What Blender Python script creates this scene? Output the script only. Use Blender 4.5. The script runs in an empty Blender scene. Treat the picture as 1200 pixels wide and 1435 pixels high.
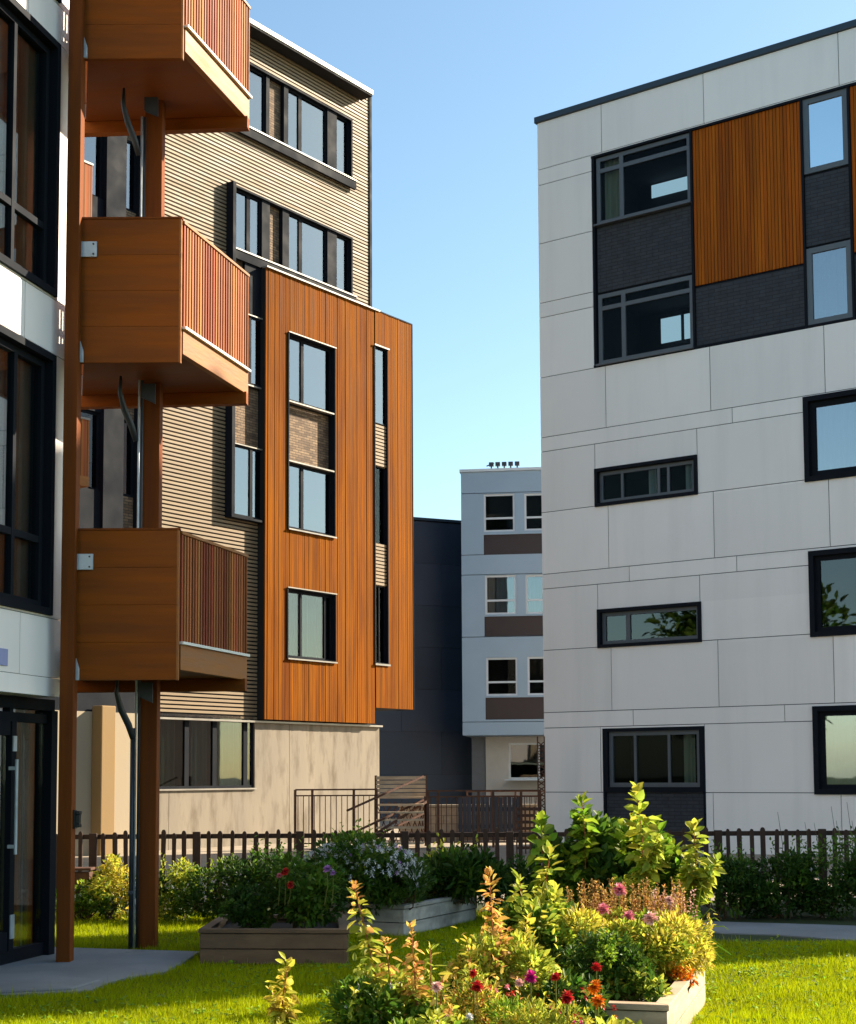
import bpy, math, random
import numpy as np
from mathutils import Vector, Matrix
random.seed(7); rng = np.random.default_rng(11)
R = math.radians
sc = bpy.context.scene
COL = sc.collection

# ------------------------------------------------------------------ camera
F, W_, H_, EYE = 2100.0, 1200, 1435, 1.6
PITCH, ROLL = R(4.5), R(-0.3)
PX = 600.0; PY = 1086 - F*math.tan(PITCH)
fw = Vector((0, math.cos(PITCH), math.sin(PITCH)))
rt0 = Vector((1, 0, 0)); up0 = Vector((0, -math.sin(PITCH), math.cos(PITCH)))
rt = rt0*math.cos(ROLL) + up0*math.sin(ROLL); up = -rt0*math.sin(ROLL) + up0*math.cos(ROLL)
CAM = Vector((0, 0, EYE))
cd = bpy.data.cameras.new('camera'); cam = bpy.data.objects.new('camera', cd); COL.objects.link(cam)
m = Matrix((rt, up, -fw)).transposed().to_4x4(); m.translation = CAM; cam.matrix_world = m
cd.sensor_fit = 'AUTO'; cd.sensor_width = 36; cd.lens = 36*F/H_
cd.shift_y = (PY - H_/2)/H_; cd.clip_end = 3000; cd.clip_start = 0.1
sc.camera = cam
def ray(x, y): return (fw + rt*((x-PX)/F) - up*((y-PY)/F))
def at(x, y, Y):                       # point seen at a photo pixel at ground distance Y
    r = ray(x, y); return CAM + r*(Y/r.y)
def ground(x, y, z=0.0):
    r = ray(x, y); return CAM + r*((z-EYE)/r.z)

# ------------------------------------------------------------------ objects
def tag(o, label=None, cat=None, group=None, kind=None):
    if label: o['label'] = label
    if cat: o['category'] = cat
    if group: o['group'] = group
    if kind: o['kind'] = kind
    return o
def empty(name, loc, rz=0.0):
    o = bpy.data.objects.new(name, None); COL.objects.link(o); o.empty_display_size = .3
    o.matrix_world = Matrix.Translation(Vector(loc)) @ Matrix.Rotation(rz, 4, 'Z')
    return o
def base_matrix(p):
    while p.parent: p = p.parent
    return p.matrix_basis if False else Matrix.Translation(p.location) @ p.rotation_euler.to_matrix().to_4x4()
class MB:
    def __init__(s): s.v = []; s.f = []
    def add(s, vs, fs):
        n = len(s.v); s.v += [tuple(v) for v in vs]; s.f += [tuple(i+n for i in f) for f in fs]; return s
    def box(s, x0, x1, y0, y1, z0, z1):
        if x0 > x1: x0, x1 = x1, x0
        if y0 > y1: y0, y1 = y1, y0
        if z0 > z1: z0, z1 = z1, z0
        return s.add([(x0,y0,z0),(x1,y0,z0),(x1,y1,z0),(x0,y1,z0),(x0,y0,z1),(x1,y0,z1),(x1,y1,z1),(x0,y1,z1)],
                     [(3,2,1,0),(4,5,6,7),(0,1,5,4),(1,2,6,5),(2,3,7,6),(3,0,4,7)])
    def prism(s, poly, z0, z1):            # vertical prism over an XY polygon
        n = len(poly); z0s = z0 if isinstance(z0, (list, tuple)) else [z0]*n; z1s = z1 if isinstance(z1, (list, tuple)) else [z1]*n
        vs = [(p[0], p[1], z0s[i]) for i, p in enumerate(poly)] + [(p[0], p[1], z1s[i]) for i, p in enumerate(poly)]
        fs = [tuple(range(n-1, -1, -1)), tuple(range(n, 2*n))] + [(i, (i+1) % n, (i+1) % n+n, i+n) for i in range(n)]
        return s.add(vs, fs)
    def bar(s, a, b, w, h=None):           # square bar between two points
        a, b = Vector(a), Vector(b); d = (b-a).normalized(); h = h or w
        u = d.cross(Vector((0, 0, 1)));
        if u.length < 1e-3: u = Vector((1, 0, 0))
        u.normalize(); v = u.cross(d).normalized(); u *= w/2; v *= h/2
        vs = [a-u-v, a+u-v, a+u+v, a-u+v, b-u-v, b+u-v, b+u+v, b-u+v]
        return s.add(vs, [(3,2,1,0),(4,5,6,7),(0,1,5,4),(1,2,6,5),(2,3,7,6),(3,0,4,7)])
    def tube(s, pts, r, seg=8):
        pts = [Vector(p) for p in pts]; n = len(pts); rs = r if isinstance(r, (list, tuple)) else [r]*n
        vs = []; fs = []
        for i, p in enumerate(pts):
            d = (pts[min(i+1, n-1)]-pts[max(i-1, 0)]).normalized()
            u = d.cross(Vector((.31, .83, .46)));
            if u.length < 1e-2: u = d.cross(Vector((1, 0, 0)))
            u.normalize(); v = d.cross(u)
            for k in range(seg):
                a = 2*math.pi*k/seg; vs.append(p + u*(math.cos(a)*rs[i]) + v*(math.sin(a)*rs[i]))
        for i in range(n-1):
            for k in range(seg):
                fs.append((i*seg+k, i*seg+(k+1) % seg, (i+1)*seg+(k+1) % seg, (i+1)*seg+k))
        fs += [tuple(range(seg-1, -1, -1)), tuple(range((n-1)*seg, n*seg))]
        return s.add(vs, fs)
    def build(s, name, mat, parent=None, world=False, smooth=False, bevel=0.0):
        me = bpy.data.meshes.new(name)
        vs = s.v
        if world and parent is not None:
            inv = base_matrix(parent).inverted(); vs = [tuple(inv @ Vector(v)) for v in vs]
        me.from_pydata(vs, [], s.f); me.materials.append(mat)
        if smooth: me.polygons.foreach_set('use_smooth', [True]*len(me.polygons))
        me.update()
        o = bpy.data.objects.new(name, me); COL.objects.link(o)
        if parent is not None: o.parent = parent
        if bevel:
            b = o.modifiers.new('bevel', 'BEVEL'); b.width = bevel; b.segments = 2; b.limit_method = 'ANGLE'
        return o
def sub_rects(r, holes):                  # rectangle minus holes -> rectangles
    out = [r]
    for (a0, a1, b0, b1) in holes:
        nxt = []
        for (u0, u1, z0, z1) in out:
            i0, i1, j0, j1 = max(u0, a0), min(u1, a1), max(z0, b0), min(z1, b1)
            if i0 >= i1-1e-6 or j0 >= j1-1e-6: nxt.append((u0, u1, z0, z1)); continue
            if j0 > z0+1e-5: nxt.append((u0, u1, z0, j0))
            if j1 < z1-1e-5: nxt.append((u0, u1, j1, z1))
            if i0 > u0+1e-5: nxt.append((u0, i0, j0, j1))
            if i1 < u1-1e-5: nxt.append((i1, u1, j0, j1))
        out = nxt
    return out

# ------------------------------------------------------------------ materials
def pmat(name, col, rough=.75, var=.15, scale=4.0, stretch=(1, 1, 1), bump=.0, bscale=None, island=0.0, spec=.35,
         stain=None, stain_amt=.0, stain_scale=.6, stain_stretch=(1, 1, 1), metal=0.0, trans=0.0, hue=0.0):
    mt = bpy.data.materials.new(name); mt.use_nodes = True; nt = mt.node_tree; N = nt.nodes; L = nt.links
    b = N['Principled BSDF']; out = N['Material Output']
    tc = N.new('ShaderNodeTexCoord'); mp = N.new('ShaderNodeMapping'); mp.inputs['Scale'].default_value = stretch
    L.new(tc.outputs['Object'], mp.inputs[0])
    no = N.new('ShaderNodeTexNoise'); no.inputs['Scale'].default_value = scale; no.inputs['Detail'].default_value = 5
    L.new(mp.outputs[0], no.inputs['Vector'])
    mr = N.new('ShaderNodeMapRange'); mr.inputs[1].default_value = .25; mr.inputs[2].default_value = .75
    mr.inputs[3].default_value = 1-var; mr.inputs[4].default_value = 1+var; L.new(no.outputs[0], mr.inputs[0])
    val = mr.outputs[0]
    hs = N.new('ShaderNodeHueSaturation'); hs.inputs['Color'].default_value = (*col, 1)
    if island:
        ge = N.new('ShaderNodeNewGeometry'); mi = N.new('ShaderNodeMapRange')
        mi.inputs[3].default_value = 1-island; mi.inputs[4].default_value = 1+island; L.new(ge.outputs['Random Per Island'], mi.inputs[0])
        mu = N.new('ShaderNodeMath'); mu.operation = 'MULTIPLY'; L.new(val, mu.inputs[0]); L.new(mi.outputs[0], mu.inputs[1]); val = mu.outputs[0]
        if hue:
            m2 = N.new('ShaderNodeMath'); m2.operation = 'MULTIPLY_ADD'; m2.inputs[1].default_value = 7.13; m2.inputs[2].default_value = 0
            L.new(ge.outputs['Random Per Island'], m2.inputs[0]); fr = N.new('ShaderNodeMath'); fr.operation = 'FRACT'; L.new(m2.outputs[0], fr.inputs[0])
            mh = N.new('ShaderNodeMapRange'); mh.inputs[3].default_value = .5-hue; mh.inputs[4].default_value = .5+hue; L.new(fr.outputs[0], mh.inputs[0])
            L.new(mh.outputs[0], hs.inputs['Hue'])
    L.new(val, hs.inputs['Value'])
    c = hs.outputs[0]
    if stain:
        m3 = N.new('ShaderNodeMapping'); m3.inputs['Scale'].default_value = stain_stretch; L.new(tc.outputs['Object'], m3.inputs[0])
        n3 = N.new('ShaderNodeTexNoise'); n3.inputs['Scale'].default_value = stain_scale; n3.inputs['Detail'].default_value = 7; n3.inputs['Roughness'].default_value = .62
        L.new(m3.outputs[0], n3.inputs['Vector'])
        r3 = N.new('ShaderNodeMapRange'); r3.inputs[1].default_value = .48; r3.inputs[2].default_value = .72; r3.inputs[3].default_value = 0; r3.inputs[4].default_value = stain_amt
        L.new(n3.outputs[0], r3.inputs[0])
        mx = N.new('ShaderNodeMix'); mx.data_type = 'RGBA'; mx.inputs[7].default_value = (*stain, 1)
        L.new(r3.outputs[0], mx.inputs[0]); L.new(c, mx.inputs[6]); c = mx.outputs[2]
    L.new(c, b.inputs['Base Color'])
    rr = N.new('ShaderNodeMapRange'); rr.inputs[1].default_value = .3; rr.inputs[2].default_value = .7
    rr.inputs[3].default_value = max(.05, rough-.1); rr.inputs[4].default_value = min(1, rough+.1); L.new(no.outputs[0], rr.inputs[0]); L.new(rr.outputs[0], b.inputs['Roughness'])
    b.inputs['Specular IOR Level'].default_value = spec; b.inputs['Metallic'].default_value = metal
    if bump:
        n2 = N.new('ShaderNodeTexNoise'); n2.inputs['Scale'].default_value = bscale or scale*3; n2.inputs['Detail'].default_value = 6
        L.new(mp.outputs[0], n2.inputs['Vector']); bp = N.new('ShaderNodeBump'); bp.inputs['Strength'].default_value = bump; bp.inputs['Distance'].default_value = .02
        L.new(n2.outputs[0], bp.inputs['Height']); L.new(bp.outputs[0], b.inputs['Normal'])
    if trans:
        tl = N.new('ShaderNodeBsdfTranslucent'); L.new(c, tl.inputs['Color']); ms = N.new('ShaderNodeMixShader'); ms.inputs[0].default_value = trans
        L.new(b.outputs[0], ms.inputs[1]); L.new(tl.outputs[0], ms.inputs[2]); L.new(ms.outputs[0], out.inputs['Surface'])
    return mt
def glass(name, refl=.1, edge=.6, tint=(.75, .82, .82), rcol=(1, 1, 1), wobble=.008):
    mt = bpy.data.materials.new(name); mt.use_nodes = True; nt = mt.node_tree; N = nt.nodes; L = nt.links
    for n in list(N):
        if n.type == 'BSDF_PRINCIPLED': N.remove(n)
    out = N['Material Output']; tr = N.new('ShaderNodeBsdfTransparent'); tr.inputs[0].default_value = (*tint, 1)
    gl = N.new('ShaderNodeBsdfGlossy'); gl.inputs['Roughness'].default_value = .015; gl.inputs['Color'].default_value = (*rcol, 1)
    lw = N.new('ShaderNodeLayerWeight'); lw.inputs[0].default_value = .35
    mr = N.new('ShaderNodeMapRange'); mr.inputs[3].default_value = refl; mr.inputs[4].default_value = edge; L.new(lw.outputs['Fresnel'], mr.inputs[0])
    tc = N.new('ShaderNodeTexCoord'); no = N.new('ShaderNodeTexNoise'); no.inputs['Scale'].default_value = 1.3; L.new(tc.outputs['Object'], no.inputs['Vector'])
    bp = N.new('ShaderNodeBump'); bp.inputs['Strength'].default_value = wobble; bp.inputs['Distance'].default_value = .1; L.new(no.outputs[0], bp.inputs['Height']); L.new(bp.outputs[0], gl.inputs['Normal'])
    ms = N.new('ShaderNodeMixShader'); L.new(mr.outputs[0], ms.inputs[0]); L.new(tr.outputs[0], ms.inputs[1]); L.new(gl.outputs[0], ms.inputs[2]); L.new(ms.outputs[0], out.inputs[0])
    return mt
def emit(name, col, st):
    mt = bpy.data.materials.new(name); mt.use_nodes = True; b = mt.node_tree.nodes['Principled BSDF']
    b.inputs['Base Color'].default_value = (.3, .3, .3, 1); b.inputs['Emission Color'].default_value = (*col, 1); b.inputs['Emission Strength'].default_value = st
    return mt
def brickmat(name, c1, c2, mortar, bw, bh, rot_x=True):
    mt = bpy.data.materials.new(name); mt.use_nodes = True; nt = mt.node_tree; N = nt.nodes; L = nt.links; b = N['Principled BSDF']
    tc = N.new('ShaderNodeTexCoord'); sp = N.new('ShaderNodeSeparateXYZ'); cb = N.new('ShaderNodeCombineXYZ'); L.new(tc.outputs['Object'], sp.inputs[0])
    L.new(sp.outputs[0], cb.inputs[0]); L.new(sp.outputs[2], cb.inputs[1])
    br = N.new('ShaderNodeTexBrick'); br.inputs['Scale'].default_value = 1; br.inputs['Brick Width'].default_value = bw; br.inputs['Row Height'].default_value = bh
    br.inputs['Mortar Size'].default_value = .008; br.inputs['Color1'].default_value = (*c1, 1); br.inputs['Color2'].default_value = (*c2, 1); br.inputs['Mortar'].default_value = (*mortar, 1)
    L.new(cb.outputs[0], br.inputs['Vector']); no = N.new('ShaderNodeTexNoise'); no.inputs['Scale'].default_value = 9; no.inputs['Detail'].default_value = 5; L.new(tc.outputs['Object'], no.inputs['Vector'])
    hs = N.new('ShaderNodeHueSaturation'); mr = N.new('ShaderNodeMapRange'); mr.inputs[3].default_value = .55; mr.inputs[4].default_value = 1.45; L.new(no.outputs[0], mr.inputs[0])
    L.new(mr.outputs[0], hs.inputs['Value']); L.new(br.outputs[0], hs.inputs['Color']); L.new(hs.outputs[0], b.inputs['Base Color'])
    bp = N.new('ShaderNodeBump'); bp.inputs['Strength'].default_value = .6; bp.inputs['Distance'].default_value = .012; bp.invert = True; L.new(br.outputs['Fac'], bp.inputs['Height']); L.new(bp.outputs[0], b.inputs['Normal'])
    b.inputs['Roughness'].default_value = .85
    return mt

M = dict(
    white=pmat('white_panel', (.90, .835, .80), .5, .05, .35, bump=.03, island=.04, stain=(.50, .48, .46), stain_amt=.16, stain_scale=.9, stain_stretch=(2.2, 1, .18)),
    joint=pmat('dark_joint', (.02, .021, .025), .8, .2),
    cap=pmat('roof_cap_metal', (.035, .05, .065), .4, .1, 3, metal=.3),
    dark=pmat('dark_frame_metal', (.009, .011, .016), .75, .08, 2, spec=.10),
    grey=pmat('grey_frame_metal', (.085, .095, .11), .45, .12, 5, spec=.5),
    slate=brickmat('dark_slate_tile', (.03, .033, .043), (.038, .041, .05), (.018, .019, .024), .28, .075),
    orange=pmat('oiled_timber_cladding', (.215, .062, .001), .75, .42, 2.6, (6, 6, .22), .3, 5, island=.10, hue=.004, stain=(.10, .022, .001), stain_amt=.85, stain_scale=.9, stain_stretch=(3.2, 3.2, .22), spec=.05),
    orange2=pmat('reddish_timber_cladding', (.35, .083, .006), .7, .4, 2.6, (6, 6, .22), .25, 5, spec=.12, island=.13, hue=.004, stain=(.20, .05, .004), stain_amt=.5, stain_scale=.6, stain_stretch=(3, 3, .25)),  # redder boards of the right block's panels
    batten=pmat('tan_batten', (.25, .175, .10), .6, .14, 2, (.4, 1, 6), .05, island=.07),
    void=pmat('dark_backing', (.014, .013, .014), .9, .2),
    concrete=pmat('board_marked_concrete', (.245, .205, .155), .85, .2, 1.1, (1, 1, .3), .25, 9, stain=(.12, .092, .06), stain_amt=.9, stain_scale=2.2, stain_stretch=(1.6, 1, .45)),
    render=pmat('cream_render', (.34, .275, .19), .8, .06, 1.2, bump=.08, bscale=30, stain=(.40, .29, .15), stain_amt=.35, stain_scale=.7),
    render2=pmat('ochre_render', (.27, .17, .07), .8, .08, 1.2, bump=.08, bscale=30),
    brick=brickmat('brown_split_brick', (.12, .07, .04), (.27, .175, .10), (.055, .038, .025), .21, .062),
    whitem=pmat('white_metal_trim', (.75, .73, .68), .4, .06, 3),
    sill=pmat('light_sill_metal', (.27, .245, .21), .4, .08, 3, metal=.2),
    ply=pmat('stained_plywood', (.225, .056, .003), .6, .2, 1.3, (.8, .8, 11), .1, 4, island=.04, stain=(.14, .036, .004), stain_amt=.75, stain_scale=1.1, stain_stretch=(.55, .55, 5), spec=.15),
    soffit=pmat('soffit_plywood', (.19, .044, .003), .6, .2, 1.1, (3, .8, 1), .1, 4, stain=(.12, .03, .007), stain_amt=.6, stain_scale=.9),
    slat=pmat('cedar_slat', (.32, .095, .032), .65, .2, 2, (5, 5, .5), .12, 6, island=.45, hue=.02, spec=.15),
    fascia=pmat('honey_timber', (.29, .10, .014), .55, .25, 2, (1.2, 1.2, 9), .1, 5, stain=(.25, .085, .018), stain_amt=.6, stain_scale=1.4, stain_stretch=(1, 1, 5)),
    post=pmat('stained_glulam', (.175, .044, .005), .65, .22, 2, (7, 7, .4), .12, 5, spec=.15, stain=(.10, .024, .008), stain_amt=.6, stain_scale=1.2, stain_stretch=(5, 5, .3)),
    steel=pmat('galvanised_steel', (.50, .54, .57), .45, .18, 9, metal=.35, stain=(.22, .23, .24), stain_amt=.5, stain_scale=6),
    dsteel=pmat('dark_grey_steel', (.05, .055, .065), .45, .2, 6, metal=.3),
    blue=pmat('pale_blue_panel', (.27, .36, .46), .55, .06, .6, bump=.02, stain=(.19, .29, .40), stain_amt=.3, stain_scale=.5),
    brownp=pmat('brown_spandrel', (.035, .024, .026), .5, .15, 2),
    navy=pmat('navy_cladding', (.026, .036, .058), .5, .2, .5, island=.14, stain=(.04, .055, .078), stain_amt=.35, stain_scale=.3),
    trim=pmat('pale_window_trim', (.52, .57, .62), .5, .05),
    fence=pmat('weathered_fence_timber', (.050, .025, .016), .8, .3, 2, (8, 8, .6), .2, 6, island=.35),
    rust=pmat('rusty_steel', (.085, .037, .022), .75, .35, 8, bump=.15, stain=(.18, .065, .02), stain_amt=.7, stain_scale=7),
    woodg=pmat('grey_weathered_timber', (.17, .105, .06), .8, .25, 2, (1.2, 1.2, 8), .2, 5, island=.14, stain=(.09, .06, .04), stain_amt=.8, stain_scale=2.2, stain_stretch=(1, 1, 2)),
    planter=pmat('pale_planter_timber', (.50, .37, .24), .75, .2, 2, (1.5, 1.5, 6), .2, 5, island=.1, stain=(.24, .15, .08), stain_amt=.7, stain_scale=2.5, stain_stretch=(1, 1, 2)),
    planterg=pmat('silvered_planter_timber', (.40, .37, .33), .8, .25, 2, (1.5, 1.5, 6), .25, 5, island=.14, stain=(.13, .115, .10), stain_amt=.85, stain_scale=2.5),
    soil=pmat('dark_soil', (.02, .014, .009), .95, .4, 14, bump=.6),
    pave=pmat('grey_concrete_slab', (.21, .215, .22), .85, .16, 1.5, bump=.15, bscale=25, stain=(.12, .12, .125), stain_amt=.5, stain_scale=1.2),
    court=pmat('tan_paving', (.33, .27, .20), .9, .2, 2, bump=.2, bscale=20),
    turf=pmat('turf_base', (.022, .036, .003), .95, .35, 6, bump=.4),
    blade=pmat('grass_blade', (.345, .395, .003), .6, .28, .9, island=.30, hue=.02, trans=.45, spec=.08),
    curtain=pmat('pale_curtain', (.62, .62, .60), .9, .2, 1.2, (7, 7, .4), .2, 4),
    curtainy=pmat('yellowish_curtain', (.52, .47, .34), .9, .2, 1.2, (7, 7, .4), .2, 4),
    room=pmat('dim_room', (.035, .03, .028), .9, .3, .8),
    teal=pmat('teal_sheet', (.04, .42, .55), .8, .2, 1.2, (3, 3, .4)),  # in the left windows this imitates teal reflections
    greyrender=pmat('grey_render', (.42, .40, .37), .8, .08, 1.5, bump=.08, bscale=30, stain=(.28, .27, .25), stain_amt=.4, stain_scale=.8),
    plaque=pmat('violet_plaque', (.30, .32, .55), .4, .08, 4),
    black=pmat('black_plastic', (.012, .012, .013), .4, .2, 6),
)
G = dict(
    clear=glass('clear_dark_glass', .0, .07, (.62, .68, .68)),
    sky=glass('sky_mirror_glass', .17, .36, (.25, .30, .32), (.80, .90, 1.0)),
    sky2=glass('upper_mirror_glass', .66, .9, (.25, .30, .32), (.88, .98, 1.0)),
    mid=glass('half_mirror_glass', .22, .7, (.5, .55, .55)),
    dim=glass('dim_glass', .05, .3, (.35, .42, .42)),
    left=glass('entrance_glass', .26, .8, (.78, .82, .80)),
)
glowpane = emit('glowing_back_pane', (.55, .78, .95), .42)  # emission in place of daylight from outside

class Plane:
    def __init__(s, px, Y, ang, sgn):   # vertical facade through the photo column px at distance Y; ang from forward, d runs to the viewer's right
        p = at(px, 1086, Y); s.O = Vector((p.x, p.y, 0))
        s.d = Vector((math.sin(ang), math.cos(ang), 0)); s.n = Vector((s.d.y, -s.d.x, 0))
        s.rz = math.atan2(s.d.y, s.d.x)
    def uz(s, x, y, w=0.0):
        r = ray(x, y); t = ((s.O + s.n*w - CAM).dot(s.n))/r.dot(s.n); p = CAM + r*t
        return ((p - s.O).dot(s.d), p.z)
    def u(s, x, y=800, w=0): return s.uz(x, y, w)[0]
    def z(s, x, y, w=0): return s.uz(x, y, w)[1]
    def rect(s, tl, tr, bl, br, w=0):
        a, b, c, e = [s.uz(*p, w) for p in (tl, tr, bl, br)]
        return ((a[0]+c[0])/2, (b[0]+e[0])/2, (c[1]+e[1])/2, (a[1]+b[1])/2)
    def world(s, u, w, z): return s.O + s.d*u + s.n*w + Vector((0, 0, z))

def window(parent, r, y=.06, fw_=.05, mull=(), trans=(), gl='clear', frame='grey', casing=None, cw=.06, proud=.03, room=.9, sill=None, sillw=.05, curtain=None, cdist=.10, label=None, mw=None, depth=.07, roommat='room', name='window', sub=None):
    """window part (frame mesh) with pane / sill / curtain children. r=(u0,u1,z0,z1); y = depth of the frame into the wall
    mull = fractions of the width; trans = (fraction of height, u-frac start, u-frac end); sub = sash rectangles in fractions"""
    u0, u1, z0, z1 = r; f = MB(); mw = mw or fw_
    if casing:
        c = cw
        f.box(u0, u1, -proud, y+depth, z1-c, z1); f.box(u0, u1, -proud, y+depth, z0, z0+c)
        f.box(u0, u0+c, -proud, y+depth, z0+c, z1-c); f.box(u1-c, u1, -proud, y+depth, z0+c, z1-c)
        o = f.build(name, M[casing], parent); f = MB(); u0 += c; u1 -= c; z0 += c; z1 -= c
    f.box(u0, u1, y, y+depth, z1-fw_, z1); f.box(u0, u1, y, y+depth, z0, z0+fw_)
    f.box(u0, u0+fw_, y, y+depth, z0+fw_, z1-fw_); f.box(u1-fw_, u1, y, y+depth, z0+fw_, z1-fw_)
    for q in mull:
        x = u0+(u1-u0)*q; f.box(x-mw/2, x+mw/2, y, y+depth, z0+fw_, z1-fw_)
    for (q, a, b) in trans:
        z = z0+(z1-z0)*q; f.box(max(u0+fw_, u0+(u1-u0)*a), min(u1-fw_, u0+(u1-u0)*b), y+.004, y+depth-.004, z-fw_/2, z+fw_/2)
    for (a, b, c, e) in (sub or ()):
        A, B, C, D = u0+(u1-u0)*a, u0+(u1-u0)*b, z0+(z1-z0)*c, z0+(z1-z0)*e; t = fw_*.6
        f.box(A, B, y-.012, y+.04, D-t, D); f.box(A, B, y-.012, y+.04, C, C+t); f.box(A, A+t, y-.012, y+.04, C+t, D-t); f.box(B-t, B, y-.012, y+.04, C+t, D-t)
    if casing: f.build('frame', M[frame], o)
    else: o = f.build(name, M[frame], parent)
    if label: o['label'] = label
    MB().box(u0+fw_*.5, u1-fw_*.5, y+depth*.45, y+depth*.45+.012, z0+fw_*.5, z1-fw_*.5).build('pane', G[gl], o)
    if room:
        a, b, c, e = u0+.002, u1-.002, z0+.002, z1-.002; y0, y1 = y+depth+.002, y+depth+room
        MB().add([(a-.4,y1,c-.5),(b+.4,y1,c-.5),(b+.4,y1,e+.25),(a-.4,y1,e+.25),(a,y0,c),(b,y0,c),(b,y0,e),(a,y0,e)],
                 [(0,1,2,3),(4,0,3,7),(1,5,6,2),(7,3,2,6),(4,5,1,0)]).build('room', M[roommat], o)
    if sill:
        MB().box(r[0]-.02, r[1]+.02, -proud-sillw, y-.002, r[2]-.035, r[2]-.002).build('sill', M[sill], o)
    if curtain:
        for (a, b, mt) in curtain:
            A, B = u0+(u1-u0)*a, u0+(u1-u0)*b; n = max(8, int((B-A)/.05)); vs = []; fs = []
            for i in range(n+1):
                x = A+(B-A)*i/n; yy = y+depth+cdist+min(.03, cdist*.4)*(math.sin(i*1.9)+.4*math.sin(i*5.3))
                vs += [(x, yy, z0+.01), (x, yy, z1-.01)]
                if i: fs.append((2*i-2, 2*i, 2*i+1, 2*i-1))
            MB().add(vs, fs).build('curtain', M[mt], o)
    return o
# ================================================================== white panel building on the right
PR = Plane(763, 32.6, R(180-54.07), 1)
Rb = empty('white_panel_building', PR.O, PR.rz)
tag(Rb, 'white panelled five-storey block on the right with two timber panels and scattered dark windows', 'apartment block')
RU = 11.5; RD = 4.0  # unseen length and depth cut short to let sun past
rz_top = PR.z(757, 172); rz0 = 0.0
zt = [PR.z(756, y) for y in (238, 260, 342, 425.5, 446, 530, 614, 634, 719, 805.5, 826, 912, 999, 1020.6, 1110)]
g_u0 = PR.u(831, 400); g_u1 = PR.u(1300, 300); g_z1 = PR.z(828, 219.5); g_z0 = PR.z(833, 515.5)
group = (g_u0, g_u1, g_z0, g_z1)
rE = PR.rect((1126, 557), (1262, 536), (1129, 675), (1265, 660)); rF = PR.rect((834, 658), (977.6, 637), (835, 710), (978.4, 693.6))
rG = PR.rect((838, 854.5), (983, 843), (838.5, 908), (984, 900)); rH = PR.rect((1133.6, 773), (1268, 760), (1136.7, 892), (1270, 886))
rI = PR.rect((841.6, 1021), (988, 1017.5), (849, 1107.6), (989, 1107.6)); rI = (rI[0], rI[1], 0.05, rI[3]); rJ = PR.rect((1139.4, 990), (1275, 985.5), (1142.5, 1113), (1277, 1114))
holes = [group, rE, rF, rG, rH, rI, rJ]
def ju(xs, y): return [PR.u(x, y) for x in xs]
rows = [(zt[0], rz_top, ju((843, 987), 190)), (zt[1], zt[0], []), (zt[2], zt[1], []), (zt[3], zt[2], []), (zt[4], zt[3], []), (zt[5], zt[4], []),
        (zt[6], zt[5], ju((849, 996, 1157), 560)), (zt[7], zt[6], ju((1027,), 620)), (zt[8], zt[7], ju((834, 977.6), 660)), (zt[9], zt[8], ju((853, 1001, 1163.5), 760)),
        (zt[10], zt[9], ju((882, 1033), 810)), (zt[11], zt[10], ju((838, 981.5), 860)), (zt[12], zt[11], ju((857, 1007, 1169), 950)), (zt[13], zt[12], ju((887.5, 1100), 1010)),
        (zt[14], zt[13], ju((842, 988), 1060)), (0.0, zt[14], ju((1000,), 1140))]
pan = MB(); gap = .015
for i, (a, b, js) in enumerate(rows):
    us = [0.0]+sorted(js); k = us[-1] if us else 0
    while k < RU-3.2: k += 2.65 if i % 2 else 2.9; us.append(k)
    us = us+[RU]
    for p, q in zip(us[:-1], us[1:]):
        for (u0, u1, z0, z1) in sub_rects((p+gap/2, q-gap/2, a+gap/2, b-gap/2), holes):
            pan.box(u0, u1, 0, .02, z0, z1)
pan.build('panel_cladding', M['white'], Rb)
bk = MB()
for (u0, u1, z0, z1) in sub_rects((0.02, RU-.02, 0, rz_top-.02), [rE, rF, rG, rH, rI, rJ, group]): bk.box(u0, u1, .022, .10, z0, z1)
bk.build('wall', M['joint'], Rb)
sh = MB(); sh.box(0, .25, .101, RD, 0, rz_top-.03); sh.box(RU-.25, RU, .101, RD, 0, rz_top-.03); sh.box(.251, RU-.251, RD-.25, RD, 0, rz_top-.03)
sh.box(.251, RU-.251, .101, RD-.251, rz_top-.35, rz_top-.05)
sh.build('shell_wall', M['white'], Rb)
MB().box(-.05, RU+.05, -.05, RD+.05, rz_top, rz_top+.14).build('roof_cap', M['cap'], Rb, bevel=.01)
# the recessed group of the top two storeys
def gr(tl, tr, bl, br): return PR.rect(tl, tr, bl, br)
gb = MB()
wa = gr((836, 219), (966, 183), (838, 317), (967, 281)); wb = gr((837, 412), (970, 385), (835, 513), (973, 489))
wc = gr((1123, 138), (1187, 121), (1126, 244), (1188, 229)); wd = gr((1129.5, 347), (1190.5, 337), (1132, 456), (1197, 446))
uA0, uA1 = g_u0+.10, (wa[1]+wb[1])/2; uC0 = (wc[0]+wd[0])/2; uC1 = (wc[1]+wd[1])/2
wa = (uA0, uA1, wa[2], g_z1-.06); wb = (uA0, uA1, g_z0+.05, wb[3]); wc = (uC0, uC1, wc[2], g_z1-.05); wd = (uC0, uC1, g_z0+.05, wd[3])
tb = gr((968, 182), (1118.5, 140), (972, 397), (1121.5, 372)); tb = (uA1+.05, uC0-.05, tb[2], g_z1-.05)
t2 = (uC1+.05, g_u1-.06, PR.z(1194, 353), g_z1-.05)
for r in sub_rects(group, [wa, wb, wc, wd]): gb.box(r[0], r[1], .075, .12, r[2], r[3])
gb.build('recess_backing', M['dark'], Rb)
lin = MB()
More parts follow.
